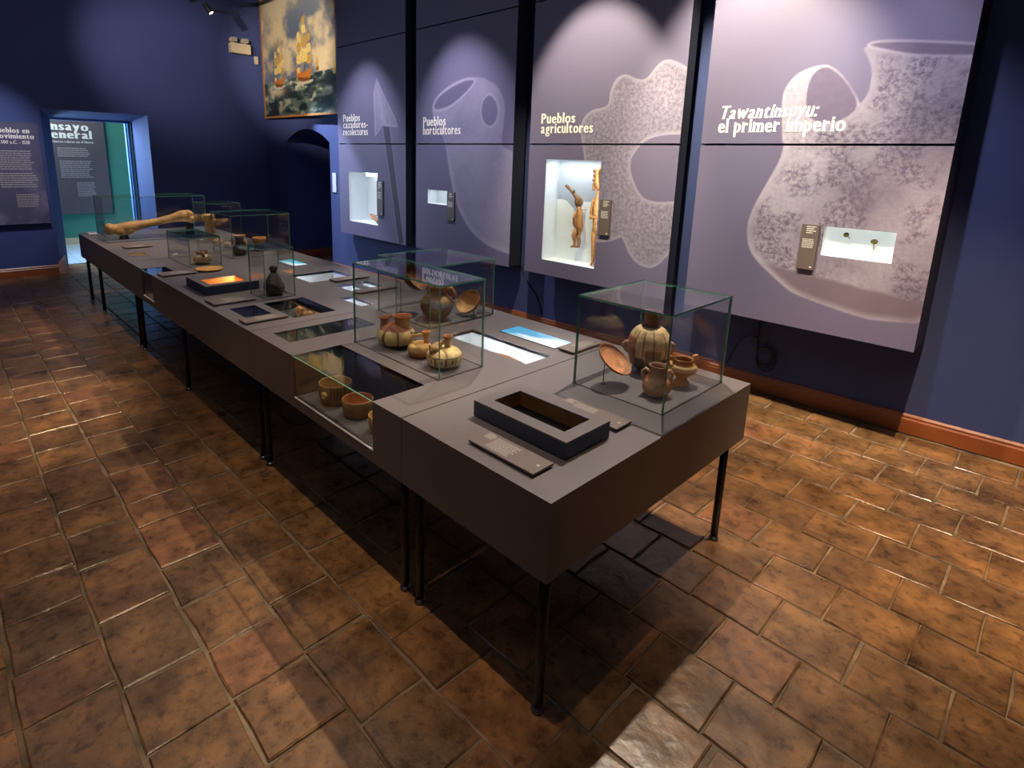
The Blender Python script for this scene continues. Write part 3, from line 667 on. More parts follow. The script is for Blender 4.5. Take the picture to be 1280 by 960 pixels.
# ------------------------------------------------------------------ marine painting
def sea(X, Z):
    C = np.zeros(X.shape+(3,)); hz = 2.80
    c = fbm(X*1.7+Z*.9, Z*2.1-X*.4, 41, 5); c2 = fbm(X*5, Z*5, 47, 4)
    sky = mixc(np.broadcast_to(np.array(lin(92, 102, 120)[:3]), C.shape), np.broadcast_to(np.array(lin(206, 186, 146)[:3]), C.shape), sm(c+.25*(c2-.5), .38, .62))
    sky = mixc(sky, np.broadcast_to(np.array(lin(150, 150, 140)[:3]), C.shape), sm(Z, 3.4, 4.1)*.5)
    wv = fbm(X*4+.3*Z, Z*11, 53, 5); wv2 = fbm(X*11, Z*24, 59, 3)
    s = mixc(np.broadcast_to(np.array(lin(34, 46, 44)[:3]), C.shape), np.broadcast_to(np.array(lin(104, 122, 108)[:3]), C.shape), sm(wv, .4, .66))
    s = mixc(s, np.broadcast_to(np.array(lin(196, 186, 158)[:3]), C.shape), sm(wv*.6+wv2*.45, .60, .72)*.8)
    foam = np.exp(-(((X+9.02)/.22)**2+((Z-2.62)/.06)**2)); s = mixc(s, np.broadcast_to(np.array(lin(200, 186, 150)[:3]), C.shape), np.clip(foam*1.2*(.5+wv2), 0, 1)*.8)
    s = s*(1-.55*sm(2.75-Z, 0, .5))[..., None]
    C = mixc(sky, s, sm(hz+.05*(fbm(X*3, X*0, 61)-.5)+.03*(X+8.4)-Z, -.01, .01))
    def blob(cx, cz, rx, rz, colr, k=1.0, seed=0):
        nonlocal C
        e = ((X-cx)/rx)**2+((Z-cz)/rz)**2+.5*(fbm(X*16, Z*16, 70+seed)-.5)
        C = mixc(C, np.broadcast_to(np.array(lin(*colr)[:3]), C.shape), (1-sm(e, .75, 1.15))*k)
    YL = (226, 198, 112); YD = (190, 150, 70); OR = (186, 112, 36); BR = (96, 58, 26)
    wx = X+.03*(fbm(X*22, Z*22, 90)-.5); wz = Z+.03*(fbm(X*22, Z*22, 91)-.5); br = fbm(X*38, Z*60, 95)
    def shape(pts, colr, k=1.0, it=1, soft=.008):
        nonlocal C
        d = sdist(wx, wz, smooth_poly(pts, it)); cc = np.broadcast_to(np.array(lin(*colr)[:3]), C.shape)*(.72+.55*br[..., None])
        C = mixc(C, cc, sm(d, -soft, soft)*k)
    for (sx, sz, k) in ((-8.12, 2.80, 1.0), (-8.93, 2.755, .76)):
        S_ = lambda P_: [(sx+a*k, sz+c*k) for a, c in P_]
        for mx, mh in ((-.13, .74), (.03, .86), (.17, .66)): shape(S_([(mx-.008, .05), (mx+.008, .05), (mx+.006, mh), (mx-.006, mh)]), (84, 60, 34), .9, 0, .004)
        shape(S_([(.22, .12), (.30, .24), (.31, .25), (.21, .08)]), (90, 62, 34), .8, 0, .004)
        for mx, lv in ((-.13, ((.17, .30, .075, .07), (.33, .45, .065, .055), (.48, .60, .05, .035))), (.17, ((.16, .27, .065, .06), (.30, .42, .058, .05), (.45, .55, .045, .03))), (.03, ((.19, .36, .10, .09), (.39, .54, .085, .07), (.57, .68, .062, .045), (.70, .79, .04, .025)))):
            for q, (a0, a1, w0, w1) in enumerate(lv):
                shape(S_([(mx-w0, a0), (mx, a0-.015), (mx+w0, a0+.01), (mx+w1+.008, (a0+a1)/2), (mx+w1, a1), (mx-w1, a1), (mx-w1-.02, (a0+a1)/2)]), (YL, YD, YL, YD)[q] if mx < .1 else (YD, YL, YD)[q % 3], .95)
        shape(S_([(-.25, .13), (-.22, -.02), (-.14, -.09), (.12, -.10), (.20, -.03), (.25, .11), (.14, .06), (-.10, .05), (-.17, .10)]), OR)
        shape(S_([(-.21, .0), (-.14, -.09), (.12, -.10), (.19, -.03), (.0, -.04)]), BR, .85)
        shape(S_([(-.22, .10), (-.20, .04), (-.10, .05), (-.12, .12)]), (232, 204, 130), .7)
        shape(S_([(-.34, -.07), (-.1, -.125), (.2, -.12), (.3, -.06), (.1, -.085), (-.2, -.075)]), (206, 196, 166), .8)
    blob(-7.72, 2.92, .04, .10, YD, .8, 5); blob(-7.72, 2.86, .05, .03, BR, .7, 6); blob(-7.25, 2.83, .06, .08, YL, .6, 7)
    return C
t = thing('ship_painting', 'large marine painting of two golden sailing ships, hung high in the corner', 'painting', (-8.36, 4.2, 2.22))
PX0, PX1, PZ0, PZ1 = -9.50, -7.16, 2.235, 4.20
g = printed_grid(PX0+.03, PX1-.03, PZ0+.03, PZ1-.03, 4.135, .010, sea)
obj('canvas', g, mat('oil_paint', (1, 1, 1, 1), .35, .1, 60, .3, 70, attr='Col'), t, colors=True)
b = MB(); b.slab(PX0, PX1, PZ0, PZ1, 4.12, 4.145, [(PX0+.03, PX1-.03, PZ0+.03, PZ1-.03)], axes='xzy'); obj('frame', b, mat('dull_gilt_frame', lin(150, 104, 56), .4, .2, 20), t)

# small wall fixtures
t = thing('emergency_light', 'beige twin head emergency light high on the end wall', 'lamp', (X_END+.02, 3.79, 3.2))
BEI = mat('beige_plastic', lin(196, 180, 150), .5)
b = MB(); b.box(X_END+.002, X_END+.09, 3.64, 3.95, 3.19, 3.34, bev=.008); obj('housing', b, BEI, t)
for yy in (3.695, 3.875):
    b = MB(); b.tube([(X_END+.04, yy, 3.34), (X_END+.04, yy, 3.355)], .02, 10); b.box(X_END+.01, X_END+.10, yy-.045, yy+.045, 3.355, 3.42, bev=.01); o = obj('lamp_head', b, BEI, t)
    q = MB(); q.box(X_END+.10, X_END+.103, yy-.035, yy+.035, 3.362, 3.412); obj('lens', q, mat('dim_clear_lens', lin(150, 145, 130), .1), o)
b = MB(); b.box(X_END+.002, X_END+.03, 4.03, 4.085, 3.07, 3.19, bev=.004); tag(obj('junction_box', b, BEI), 'small cream box in the corner below the emergency light', 'box')
b = MB(); b.tube([(X_END+.01, 3.95, 3.33), (X_END+.008, 4.05, 3.31), (X_END+.008, 4.06, 3.19)], .005, 6); tag(obj('thin_conduit', b, NAVY), 'thin blue conduit between emergency light and small cream box', 'conduit')
ws = MB(); ws.box(-7.555, -7.455, wall_y(-7.5)-.012, wall_y(-7.5)-.001, 1.165, 1.44, bev=.002); tag(obj('wall_plate', ws, mat('white_plate', lin(205, 210, 215), .5)), 'narrow white plate on the bright blue wall right of the arch', 'plate')
b = MB(); wy = wall_y(-1.55)-.02
pts = [(-1.565, wy, .642), (-1.565, wy, .60), (-1.565, wy, .42), (-1.555, wy, .30)]
b.tube(pts, .009, 8)
for k in range(3):
    r = .055+.008*k; pts = [(-1.555+(1-math.cos(a))*r*1.0, wy-.004*k, .29-.05*k*.2-math.sin(a)*r*1.3) for a in [i*math.pi*2/18 for i in range(17)]]
    b.tube(pts, .006, 6)
b.tube([(-1.565, wy, .42), (-1.62, wy-.004, .43), (-1.68, wy-.004, .38), (-1.73, wy-.004, .29), (-1.77, wy-.004, .16)], .005, 6)
tag(obj('hanging_cable', b, CABLE, smooth=True), 'black cable coiled on the blue wall below the big jar panel', 'cable')
b = MB(); pts = [(-3.95, 4.36, .62), (-3.86, 4.365, .46), (-3.74, 4.37, .34), (-3.68, 4.372, .24), (-3.66, 4.372, .16)]; b.tube(pts, .006, 6)
tag(obj('thin_cable', b, CABLE, smooth=True), 'thin black cable down the wall below the star stone panel', 'cable')

# ------------------------------------------------------------------ the long display table
ZT, ZB, TH = .772, .512, .018
def lined_recess(parent, x0, x1, y0, y1, depth, m, zt=ZT, glass=True, name='display_recess', label=None):
    z1 = zt-.002; z0 = zt-depth; b = MB()
    b.add([(x0, y0, z0), (x1, y0, z0), (x1, y1, z0), (x0, y1, z0), (x0, y0, z1), (x1, y0, z1), (x1, y1, z1), (x0, y1, z1)],
          [(0, 1, 2, 3), (0, 4, 5, 1), (1, 5, 6, 2), (2, 6, 7, 3), (3, 7, 4, 0)])
    o = obj(name, b, m, parent)
    if label: o['label'] = label
    if glass:
        g = MB(); g.box(x0+.001, x1-.001, y0+.001, y1-.001, zt-.006, zt-.001); obj('glass_pane', g, GLASS, o)
    return o
def module(label, x0, x1, y0, y1, top_holes, legs, front_holes=(), back=True):
    g_ = .0025; x0 += g_; x1 -= g_
    t = thing('display_table', label, 'table', ((x0+x1)/2, (y0+y1)/2, 0), 'grey display table sections set end to end')
    b = MB(); b.slab(x0, x1, y0, y1, ZT-TH, ZT, top_holes); obj('table_top', b, TABLE, t)
    b = MB(); b.slab(x0, x1, ZB, ZT-TH, y0, y0+TH, front_holes, axes='xzy'); b.slab(x0, x1, ZB, ZT-TH, y1-TH, y1, [], axes='xzy')
    b.box(x0, x0+TH, y0+TH, y1-TH, ZB, ZT-TH); b.box(x1-TH, x1, y0+TH, y1-TH, ZB, ZT-TH); b.box(x0+TH, x1-TH, y0+TH, y1-TH, ZB, ZB+.01)
    obj('apron', b, TABLE, t)
    for (lx, ly) in legs:
        b = MB(); b.tube([(lx, ly, .02), (lx, ly, ZB)], .0165, 14); l = obj('leg', b, BLACK, t, smooth=True)
        b = MB(); b.lathe([(.021, .001), (.023, .006), (.019, .013), (.012, .016), (.012, .0195)], 14, c=(lx, ly, 0)); obj('levelling_foot', b, STEEL, l, smooth=True)
    return t
Y0, YM, Y1 = 1.134, 1.80, 2.488
V1 = (-2.45, -1.773, Y0, 1.39); V2 = (-5.09, -4.79, Y0, 1.31)
RF3 = (-2.84, -2.64, 1.215, 1.72); RF1 = (-3.465, -3.185, 1.22, 1.375); RF2 = (-3.47, -3.045, 1.43, 1.70)
RR = (-2.235, -1.67, 1.905, 2.085); SR = (-2.115, -1.725, 2.175, 2.33)
NA = (-4.18, -3.85, 1.95, 2.32); NB = (-3.65, -3.43, 2.045, 2.17); NC = (-3.655, -3.445, 2.215, 2.31); ND = (-3.31, -3.04, 1.875, 1.97)
SL = (-4.81, -4.51, 2.13, 2.27); NG = (-5.93, -5.69, 1.225, 1.36); NH = (-6.90, -6.45, 1.84, 2.10)
BOXN = (-1.375, -1.05, 1.40, 1.54); BOXL = (-4.13, -3.93, 1.27, 1.51)
T1 = module('near end table section carrying the black open box and the big jar case', -1.582, -.878, Y0, Y1, [], [(-.925, Y0+.05), (-1.535, Y0+.05), (-.935, Y1-.05), (-1.535, Y1-.05)])
T2 = module('front table section with the corner vitrine of three bowls', -2.947, -1.582, Y0, YM, [V1, RF3], [(-1.63, Y0+.05), (-2.90, Y0+.05)], [(V1[0], V1[1], .565, ZT)])
T3 = module('long front table section carrying the dark bottle case and the box with orange inside', -5.48, -2.947, Y0, YM, [V2, RF1, RF2], [(-2.99, Y0+.05), (-4.28, Y0+.05), (-5.43, Y0+.05)], [(V2[0], V2[1], .56, ZT)])
T4 = module('far end table section carrying the long bone', -7.66, -5.48, Y0, YM, [NG], [(-5.53, Y0+.05), (-7.0, Y0+.05), (-7.61, Y0+.05)])
T5 = module('back table section with the blue screen and long white recess', -4.335, -1.582, YM, Y1, [RR, NA, NB, NC, ND], [(-1.63, Y1-.05), (-4.28, Y1-.05)])
T6 = module('far back table section with the small blue screen', -7.66, -4.335, YM, Y1, [NH], [(-4.39, Y1-.05), (-7.61, Y1-.05), (-7.61, YM+.05)])

def corner_vitrine(parent, V, zf):
    x0, x1, y0, y1 = V; b = MB(); z1 = ZT-.001
    b.add([(x0, y0+.004, zf), (x1, y0+.004, zf), (x1, y1, zf), (x0, y1, zf), (x0, y0+.004, z1), (x1, y0+.004, z1), (x1, y1, z1), (x0, y1, z1)], [(0, 1, 2, 3), (1, 5, 6, 2), (2, 6, 7, 3), (3, 7, 4, 0)])
    o = obj('corner_vitrine', b, DARKIN, parent); o['label'] = 'glazed vitrine let into the table corner'
    g = MB(); g.box(x0+.001, x1-.001, y0+.007, y1-.001, ZT-.007, ZT-.001); g.m[2] = 1; g.box; obj('glass_pane', g, [GLASS, EDGE], o)
    g = MB(); g.box(x0+.001, x1-.001, y0+.001, y0+.006, zf+.001, ZT-.002); g.m[1] = 1; obj('glass_pane', g, [GLASS, EDGE], o)
    g = MB(); g.box(x0, x1, y0-.001, y0+.008, zf-.004, zf+.001); obj('sill_strip', g, mat('pale_metal_sill', lin(190, 185, 185), .4), o)
    return o
corner_vitrine(T2, V1, .565); corner_vitrine(T3, V2, .56)
for tt, H_, d_, m_ in ((T2, RF3, .07, DARKIN), (T3, RF1, .065, DARKIN), (T3, RF2, .065, DARKIN), (T4, NG, .07, DARKIN)): lined_recess(tt, *H_, d_, m_)
for tt, H_, d_, e_ in ((T5, RR, .085, 1.1), (T5, NA, .08, 1.3), (T5, NB, .06, .45), (T5, NC, .06, .45), (T5, ND, .06, .4), (T6, NH, .07, .5)):
    lined_recess(tt, *H_, d_, WHITE, label='lit white recess under glass')
    area('recess_light', ((H_[0]+H_[1])/2, H_[2]+.008, ZT-d_+.014), ((H_[0]+H_[1])/2, H_[3], ZT-d_+.014), (H_[1]-H_[0])*.9, .016, e_*.42, (.90, .92, 1))
# flush screens
def screen(H_, label, tint):
    x0, x1, y0, y1 = H_; t = thing('video_screen', label, 'screen', ((x0+x1)/2, (y0+y1)/2, ZT))
    b = MB(); b.box(x0, x1, y0, y1, ZT+.0005, ZT+.003); obj('bezel', b, BLACK, t)
    X = np.linspace(x0+.004, x1-.004, 60); Yy = np.linspace(y0+.004, y1-.004, 30); XX, YY = np.meshgrid(X, Yy)
    b = MB(); n = fbm((XX-x0)*7, (YY-y0)*22, 81); dgn = (XX-x0)/(x1-x0)-(YY-y0)/(y1-y0)
    A = np.array(lin(*tint)[:3]); W_ = np.array([.86, .96, 1.0]); tt = sm(dgn+.9*(n-.5), -.15, .35)
    C = A*(1-tt[..., None])+W_*tt[..., None]
    b.v = [(a, c, ZT+.0034) for a, c in zip(XX.ravel(), YY.ravel())]; b.c = [(c[0], c[1], c[2], 1) for c in C.reshape(-1, 3)]
    b.f = [(j*60+i, j*60+i+1, (j+1)*60+i+1, (j+1)*60+i) for j in range(29) for i in range(59)]; b.m = [0]*len(b.f)
    if 'lit_screen' not in MATS:
        m = bpy.data.materials.new('lit_screen'); m.use_nodes = True; nt = m.node_tree; p = nt.nodes['Principled BSDF']
        a = nt.nodes.new('ShaderNodeAttribute'); a.attribute_name = 'Col'; p.inputs['Base Color'].default_value = (.02, .02, .02, 1); p.inputs['Roughness'].default_value = .15
        nt.links.new(a.outputs['Color'], p.inputs['Emission Color']); p.inputs['Emission Strength'].default_value = .85; MATS['lit_screen'] = m
    o = obj('display', b, MATS['lit_screen'], t, colors=True); o['label'] = 'glowing pale blue picture'
screen(SR, 'glowing blue and white screen in the table beside the long white recess', (80, 170, 215))
screen(SL, 'small glowing turquoise screen in the far back of the table', (90, 200, 220))

# label plates lying on the table
def table_plate(label, x0, x1, y0, y1, seed, along='x', m=LABEL):
    t = thing('label_plate', label, 'label', ((x0+x1)/2, (y0+y1)/2, ZT), 'label plates lying on the tables')
    b = MB(); b.box(x0, x1, y0, y1, ZT+.006, ZT+.014, bev=.001); obj('plate', b, m, t)
    b = MB(); b.box(x0+.012, x1-.012, y0+.012, y1-.012, ZT+.0003, ZT+.006); obj('spacer', b, BLACK, t)
    b = MB(); z = ZT+.0146; rg = random.Random(seed)
    if along == 'x':
        for k in range(4): b.add([(x0+.05*(x1-x0), y1-.012-.009*k, z), (x0+.05*(x1-x0)+rg.uniform(.02, .05), y1-.012-.009*k, z), (x0+.05*(x1-x0)+.04, y1-.016-.009*k, z), (x0+.05*(x1-x0), y1-.016-.009*k, z)], [(0, 3, 2, 1)])
        q = MB(); text_lines(q, x0+.22*(x1-x0), x0+.60*(x1-x0), y1-.018, 9, .0080, 0, plane='xz', seed=seed)
        b.add([(v[0], v[2], z) for v in q.v], q.f)
        b.tube([(x1-.022, (y0+y1)/2, z-.0002), (x1-.022, (y0+y1)/2, z)], .006, 12)
    else:
        q = MB(); text_lines(q, y0+.3*(y1-y0), y0+.8*(y1-y0), x1-.02, 7, (x1-x0)*.09, 0, plane='xz', seed=seed)
        b.add([(v[2], v[0], z) for v in q.v], q.f)
        b.tube([((x0+x1)/2, y0+.02, z-.0002), ((x0+x1)/2, y0+.02, z)], .005, 12)
    o = obj('small_text', b, GREYP, t); o['kind'] = 'stuff'; return t
table_plate('flat label plate in front of the black open box near the table corner', -1.285, -1.0, 1.193, 1.292, 21)
table_plate('flat label plate between the black open box and the big jar case', -1.29, -1.003, 1.638, 1.735, 22)
table_plate('flat label plate right of the glowing blue screen', -1.706, -1.608, 2.178, 2.436, 23, 'y')
table_plate('flat label plate in front of the box with orange inside', -3.745, -3.565, 1.168, 1.43, 24, 'y')
table_plate('flat label plate over the near edge of the recess with white points', -3.165, -3.065, 1.16, 1.41, 25, 'y')
table_plate('flat label plate behind the orange disc box, left of the orange disc', -4.79, -4.64, 1.17, 1.42, 26, 'y')
table_plate('flat label plate far left before the bone case', -6.37, -6.19, 1.272, 1.505, 27, 'y')
table_plate('flat label plate beside the white recess farthest back', -3.84, -3.735, 2.09, 2.38, 28, 'y')
table_plate('flat label plate beside the two small white recesses', -3.40, -3.31, 2.03, 2.35, 29, 'y')
table_plate('pale flat label plate at the far left table corner', -7.60, -7.38, 1.19, 1.28, 30, 'x', mat('pale_label', lin(190, 190, 195), .5))

# ------------------------------------------------------------------ boxes with sunk openings
def open_box(label, x0, x1, y0, y1, h, op, m_in, lamp=None):
    t = thing('display_box', label, 'box', ((x0+x1)/2, (y0+y1)/2, ZT)); z0, z1 = ZT+.004, ZT+h
    b = MB(); b.slab(x0, x1, y0, y1, z1-.006, z1, [op]); obj('lid_frame', b, TABLE, t)
    b = MB(); b.box(x0, x1, y0, y0+.012, z0, z1-.006); b.box(x0, x1, y1-.012, y1, z0, z1-.006); b.box(x0, x0+.012, y0+.012, y1-.012, z0, z1-.006); b.box(x1-.012, x1, y0+.012, y1-.012, z0, z1-.006)
    b.box(x0+.02, x1-.02, y0+.02, y1-.02, ZT+.0003, ZT+.004)
    obj('side_walls', b, mat('blue_black_box_side', lin(48, 58, 78), .5), t)
    b = MB(); a0, a1, c0, c1 = op; zf = ZT+.006
    b.add([(a0, c0, zf), (a1, c0, zf), (a1, c1, zf), (a0, c1, zf), (a0, c0, z1-.006), (a1, c0, z1-.006), (a1, c1, z1-.006), (a0, c1, z1-.006)], [(0, 1, 2, 3), (0, 4, 5, 1), (1, 5, 6, 2), (2, 6, 7, 3), (3, 7, 4, 0)], [1, 0, 0, 0, 0])
    obj('lining', b, m_in, t); return t
BL = mat('black_glass_bottom', lin(14, 15, 18), .08)
BRN = mat('brown_wood_lining', lin(104, 74, 44), .5, .2, 20)
t = open_box('long black open box with a sunk brown lined opening on the near table', -1.425, -.998, 1.346, 1.585, .064, BOXN, [BRN, BL])
b = MB(); b.tube([(-1.33, 1.47, ZT+.012), (-1.12, 1.46, ZT+.012)], .005, 8); b.ball((-1.11, 1.46, ZT+.013), .009, 8)
o = obj('thin_rod', b, mat('dull_steel', lin(110, 112, 116), .35, metal=.7), t, smooth=True)
ORG = mat('orange_wood_lining', lin(222, 142, 66), .5)
t = open_box('dark open box with a glowing orange lining on the front table', -4.27, -3.87, 1.225, 1.575, .062, BOXL, [ORG, mat('tan_felt', lin(170, 120, 70), .8)])
area('box_light', (-4.03, 1.50, ZT+.05), (-4.05, 1.35, ZT), .16, .01, .5, (1, .78, .5))
b = MB(); b.box(-4.11, -3.97, 1.29, 1.40, ZT+.0065, ZT+.02, bev=.003); obj('wooden_piece', b, mat('tan_wood_piece', lin(150, 106, 60), .6, .3, 20), t)

# ------------------------------------------------------------------ glass cases
def glass_case(label, x0, x1, y0, y1, h, th=.006):
    t = thing('glass_case', label, 'case', ((x0+x1)/2, (y0+y1)/2, ZT), 'glass cases standing on the tables'); z0, z1 = ZT+.0015, ZT+h
    def pane(bx, edge):
        b = MB(); b.box(*bx); 
        for k in edge: b.m[k] = 1
        obj('glass_pane', b, [GLASS, EDGE], t)
    # box faces: 0 bottom 1 top 2 -y 3 +x 4 +y 5 -x
    pane((x0, x1, y0, y0+th, z0, z1-th), (1, 3, 5)); pane((x0, x1, y1-th, y1, z0, z1-th), (1, 3, 5))
    pane((x0, x0+th, y0+th+.0005, y1-th-.0005, z0, z1-th), (1, 2, 4)); pane((x1-th, x1, y0+th+.0005, y1-th-.0005, z0, z1-th), (1, 2, 4))
    pane((x0, x1, y0, y1, z1-th+.0003, z1), (2, 3, 4, 5))
    b = MB(); b.slab(x0-.002, x1+.002, y0-.002, y1+.002, ZT+.0002, ZT+.0014, [(x0+.004, x1-.004, y0+.004, y1-.004)]); obj('base_seal', b, BLACK, t)
    return t
glass_case('square glass case over the big jar, plate and two small pots nearest the camera', -1.39, -.970, 1.893, 2.405, .388, .008)
glass_case('narrow glass case over three squat painted vessels', -2.448, -1.775, 1.465, 1.728, .412, .007)
glass_case('glass case over the handled jar and two tilted bowls', -2.895, -2.39, 1.905, 2.401, .345)
glass_case('tall narrow glass case over the dark bottle', -3.787, -3.545, 1.478, 1.684, .33)
glass_case('low glass case over the small round brown pot', -5.50, -4.92, 1.45, 1.70, .24)
glass_case('long glass case over the big bone at the far end', -7.10, -6.70, 1.215, 2.18, .452)
glass_case('tall glass case over the upright fossil, farthest back', -6.52, -6.22, 2.0, 2.38, .40)
glass_case('wide glass case over the two small dark bowls', -5.62, -5.14, 1.87, 2.41, .38)

# ------------------------------------------------------------------ pottery
def C3(r, g, b_): return lin(r, g, b_)
def mixl(a, b_, t): t = max(0, min(1, t)); return tuple(a[i]*(1-t)+b_[i]*t for i in range(4))
def vessel(name, label, cat, x, y, z=ZT): return thing(name, label, cat, (x, y, z))
def strap(pts, r, n=8, it=2): return smooth_poly(pts, it, closed=False) if False else pts
def arc(p, q, bulge, n=10, up=(0, 0, 1)):
    p = Vector(p); q = Vector(q); upv = Vector(up); return [p.lerp(q, i/(n-1))+upv*bulge*math.sin(math.pi*i/(n-1)) for i in range(n)]
def fine(prof, k=4):
    P = [np.array(p, float) for p in prof]; out = []
    for i in range(len(P)-1):
        a = P[max(i-1, 0)]; b_ = P[i]; c = P[i+1]; d = P[min(i+2, len(P)-1)]
        for j in range(k):
            t = j/k; out.append(.5*((2*b_)+(c-a)*t+(2*a-5*b_+4*c-d)*t*t+(3*b_-a-3*c+d)*t**3))
    out.append(P[-1]); return [(max(float(p[0]), .0005), float(p[1])) for p in out]
# big pointed-base jar
X, Y = -1.262, 2.275
t = vessel('storage_jar', 'large striped round bellied jar with narrow neck inside the nearest case', 'jar', X, Y)
S = 1.0
prof = fine([(.030,.0015),(.050,.010),(.076,.040),(.092,.085),(.096,.125),(.088,.165),(.066,.198),(.042,.214),(.031,.226),(.030,.252),(.036,.280),(.032,.280),(.025,.256),(.024,.235)], 5)
def cj(a, z, i, ins):
    if ins: return C3(110, 72, 46)
    base = C3(210, 178, 130); br = C3(120, 96, 66); red = C3(170, 98, 62); dk = C3(52, 42, 34)
    d = math.degrees(a) % 360; c = base
    if z < .04: c = C3(92, 72, 50)
    elif z < .08: c = C3(122, 94, 66)
    view = 302
    rel = (d-view+540) % 360-180
    if z > .04:
        if rel < -42: c = red if z < .17 else base
        elif -14 < rel < 34 and z < .125: c = mixl(base, C3(120, 96, 72), .8)
        for s0 in (-42, -18, 10, 46, 120, 200):
            if abs(((rel-s0+540) % 360)-180) < 1.5 and z < .2: c = mixl(c, dk, .75)
    if .212 < z < .224: c = C3(80, 58, 40)
    if z >= .224: c = C3(142, 92, 60)
    if .17 < z < .2 and rel < -15: c = mixl(c, dk, .5 if int(d/4) % 2 else 0)
    return c
b = MB(); b.lathe(prof, 90, fn=cj, c=(X, Y, ZT), lump=.006); obj('body', b, CLAY, t, smooth=True, colors=True)
for an in (220, 42):
    a = R(an); ca, sa = math.cos(a), math.sin(a); b = MB()
    b.tube([(X+ca*r, Y+sa*r, ZT+z) for r, z in ((.080, .09), (.100, .092), (.114, .108), (.112, .125), (.098, .134), (.080, .13))], [.008]*6, 10, color=C3(188, 150, 104)); obj('handle', b, CLAY, t, smooth=True, colors=True)
# tilted plate on a rod
def tilted(label, name, cx, cy, cz, rad, dep, n, foot, colr_in, colr_out, holder=True, chip=False):
    t = thing(name, label, 'bowl', (foot[0], foot[1], ZT)); b = MB()
    prof = fine([(.001, -dep), (rad*.5, -dep*.92), (rad*.82, -dep*.55), (rad*.97, -.006), (rad, .001), (rad*.95, .001), (rad*.90, -.006), (rad*.76, -dep*.42), (rad*.45, -dep*.72), (.001, -dep*.8)], 3)
    b.lathe(prof, 48, fn=lambda a, z, i, ins: (mixl(colr_in, C3(90, 60, 36), .45) if (ins and z > -.012) else colr_in) if ins else colr_out, lump=.004)
    q = Vector((0, 0, 1)).rotation_difference(Vector(n)); b.xf(Matrix.Translation((cx, cy, cz)) @ q.to_matrix().to_4x4())
    obj('bowl', b, CLAY, t, smooth=True, colors=True)
    if holder:
        b = MB(); bk = Vector((cx, cy, cz))-Vector(n).normalized()*dep*1.0
        b.tube([(foot[0], foot[1], ZT+.003), (foot[0], foot[1], bk.z-.01), tuple(bk)], .0022, 6); b.tube([(foot[0], foot[1], ZT+.0005), (foot[0], foot[1], ZT+.003)], .012, 12)
        obj('stand', b, BLACK, t)
    return t
tilted('orange clay plate tilted on a thin rod beside the big jar', 'clay_plate', -1.262, 2.005, ZT+.118, .085, .028, (.58, .10, .76), (-1.30, 1.985), C3(206, 138, 92), C3(150, 82, 54))
# little jug
X, Y = -1.085, 2.045; t = vessel('small_jug', 'small pinkish clay jug with two handles at the front of the nearest case', 'jug', X, Y)
b = MB(); b.lathe(fine([(.034,.0015),(.050,.018),(.056,.042),(.050,.068),(.036,.085),(.028,.100),(.030,.118),(.036,.130),(.032,.130),(.026,.118),(.024,.1)], 4), 56,
    fn=lambda a, z, i, ins: C3(120, 82, 56) if ins else mixl(C3(176, 138, 98), C3(196, 120, 80), .5+.5*math.sin(a*2+1)), c=(X, Y, ZT), lump=.012, seed=2); obj('body', b, CLAY, t, smooth=True, colors=True)
for an in (208, 40):
    a = R(an); ca, sa = math.cos(a), math.sin(a); b = MB()
    b.tube([(X+ca*r, Y+sa*r, ZT+z) for r, z in ((.046, .050), (.054, .075), (.058, .098), (.048, .110), (.033, .100), (.028, .09))], [.009, .009, .008, .008, .008, .008], 10, color=C3(186, 146, 104)); obj('handle', b, CLAY, t, smooth=True, colors=True)
# footed pot
X, Y = -1.075, 2.235; t = vessel('footed_pot', 'tan footed pot with a wide mouth at the right of the nearest case', 'pot', X, Y)
def cf(a, z, i, ins):
    if ins: return C3(118, 82, 48)
    if z > .098: return C3(150, 106, 62)
    if .05 < z < .072: return C3(112, 92, 62)
    return C3(190, 158, 104) if z > .045 else C3(158, 116, 70)
b = MB(); b.lathe(fine([(.034,.0015),(.034,.012),(.022,.030),(.026,.040),(.052,.062),(.060,.078),(.054,.092),(.040,.100),(.040,.112),(.043,.118),(.038,.118),(.034,.11),(.04,.09),(.03,.07)], 4), 56, fn=cf, c=(X, Y, ZT), lump=.006); obj('body', b, CLAY, t, smooth=True, colors=True)
for an in (60, 235):
    a = R(an); ca, sa = math.cos(a), math.sin(a); b = MB()
    b.tube([(X+ca*r, Y+sa*r, ZT+z) for r, z in ((.040, .108), (.050, .128), (.064, .130), (.068, .112), (.060, .088))], .006, 8, color=C3(186, 150, 100)); obj('handle', b, CLAY, t, smooth=True, colors=True)
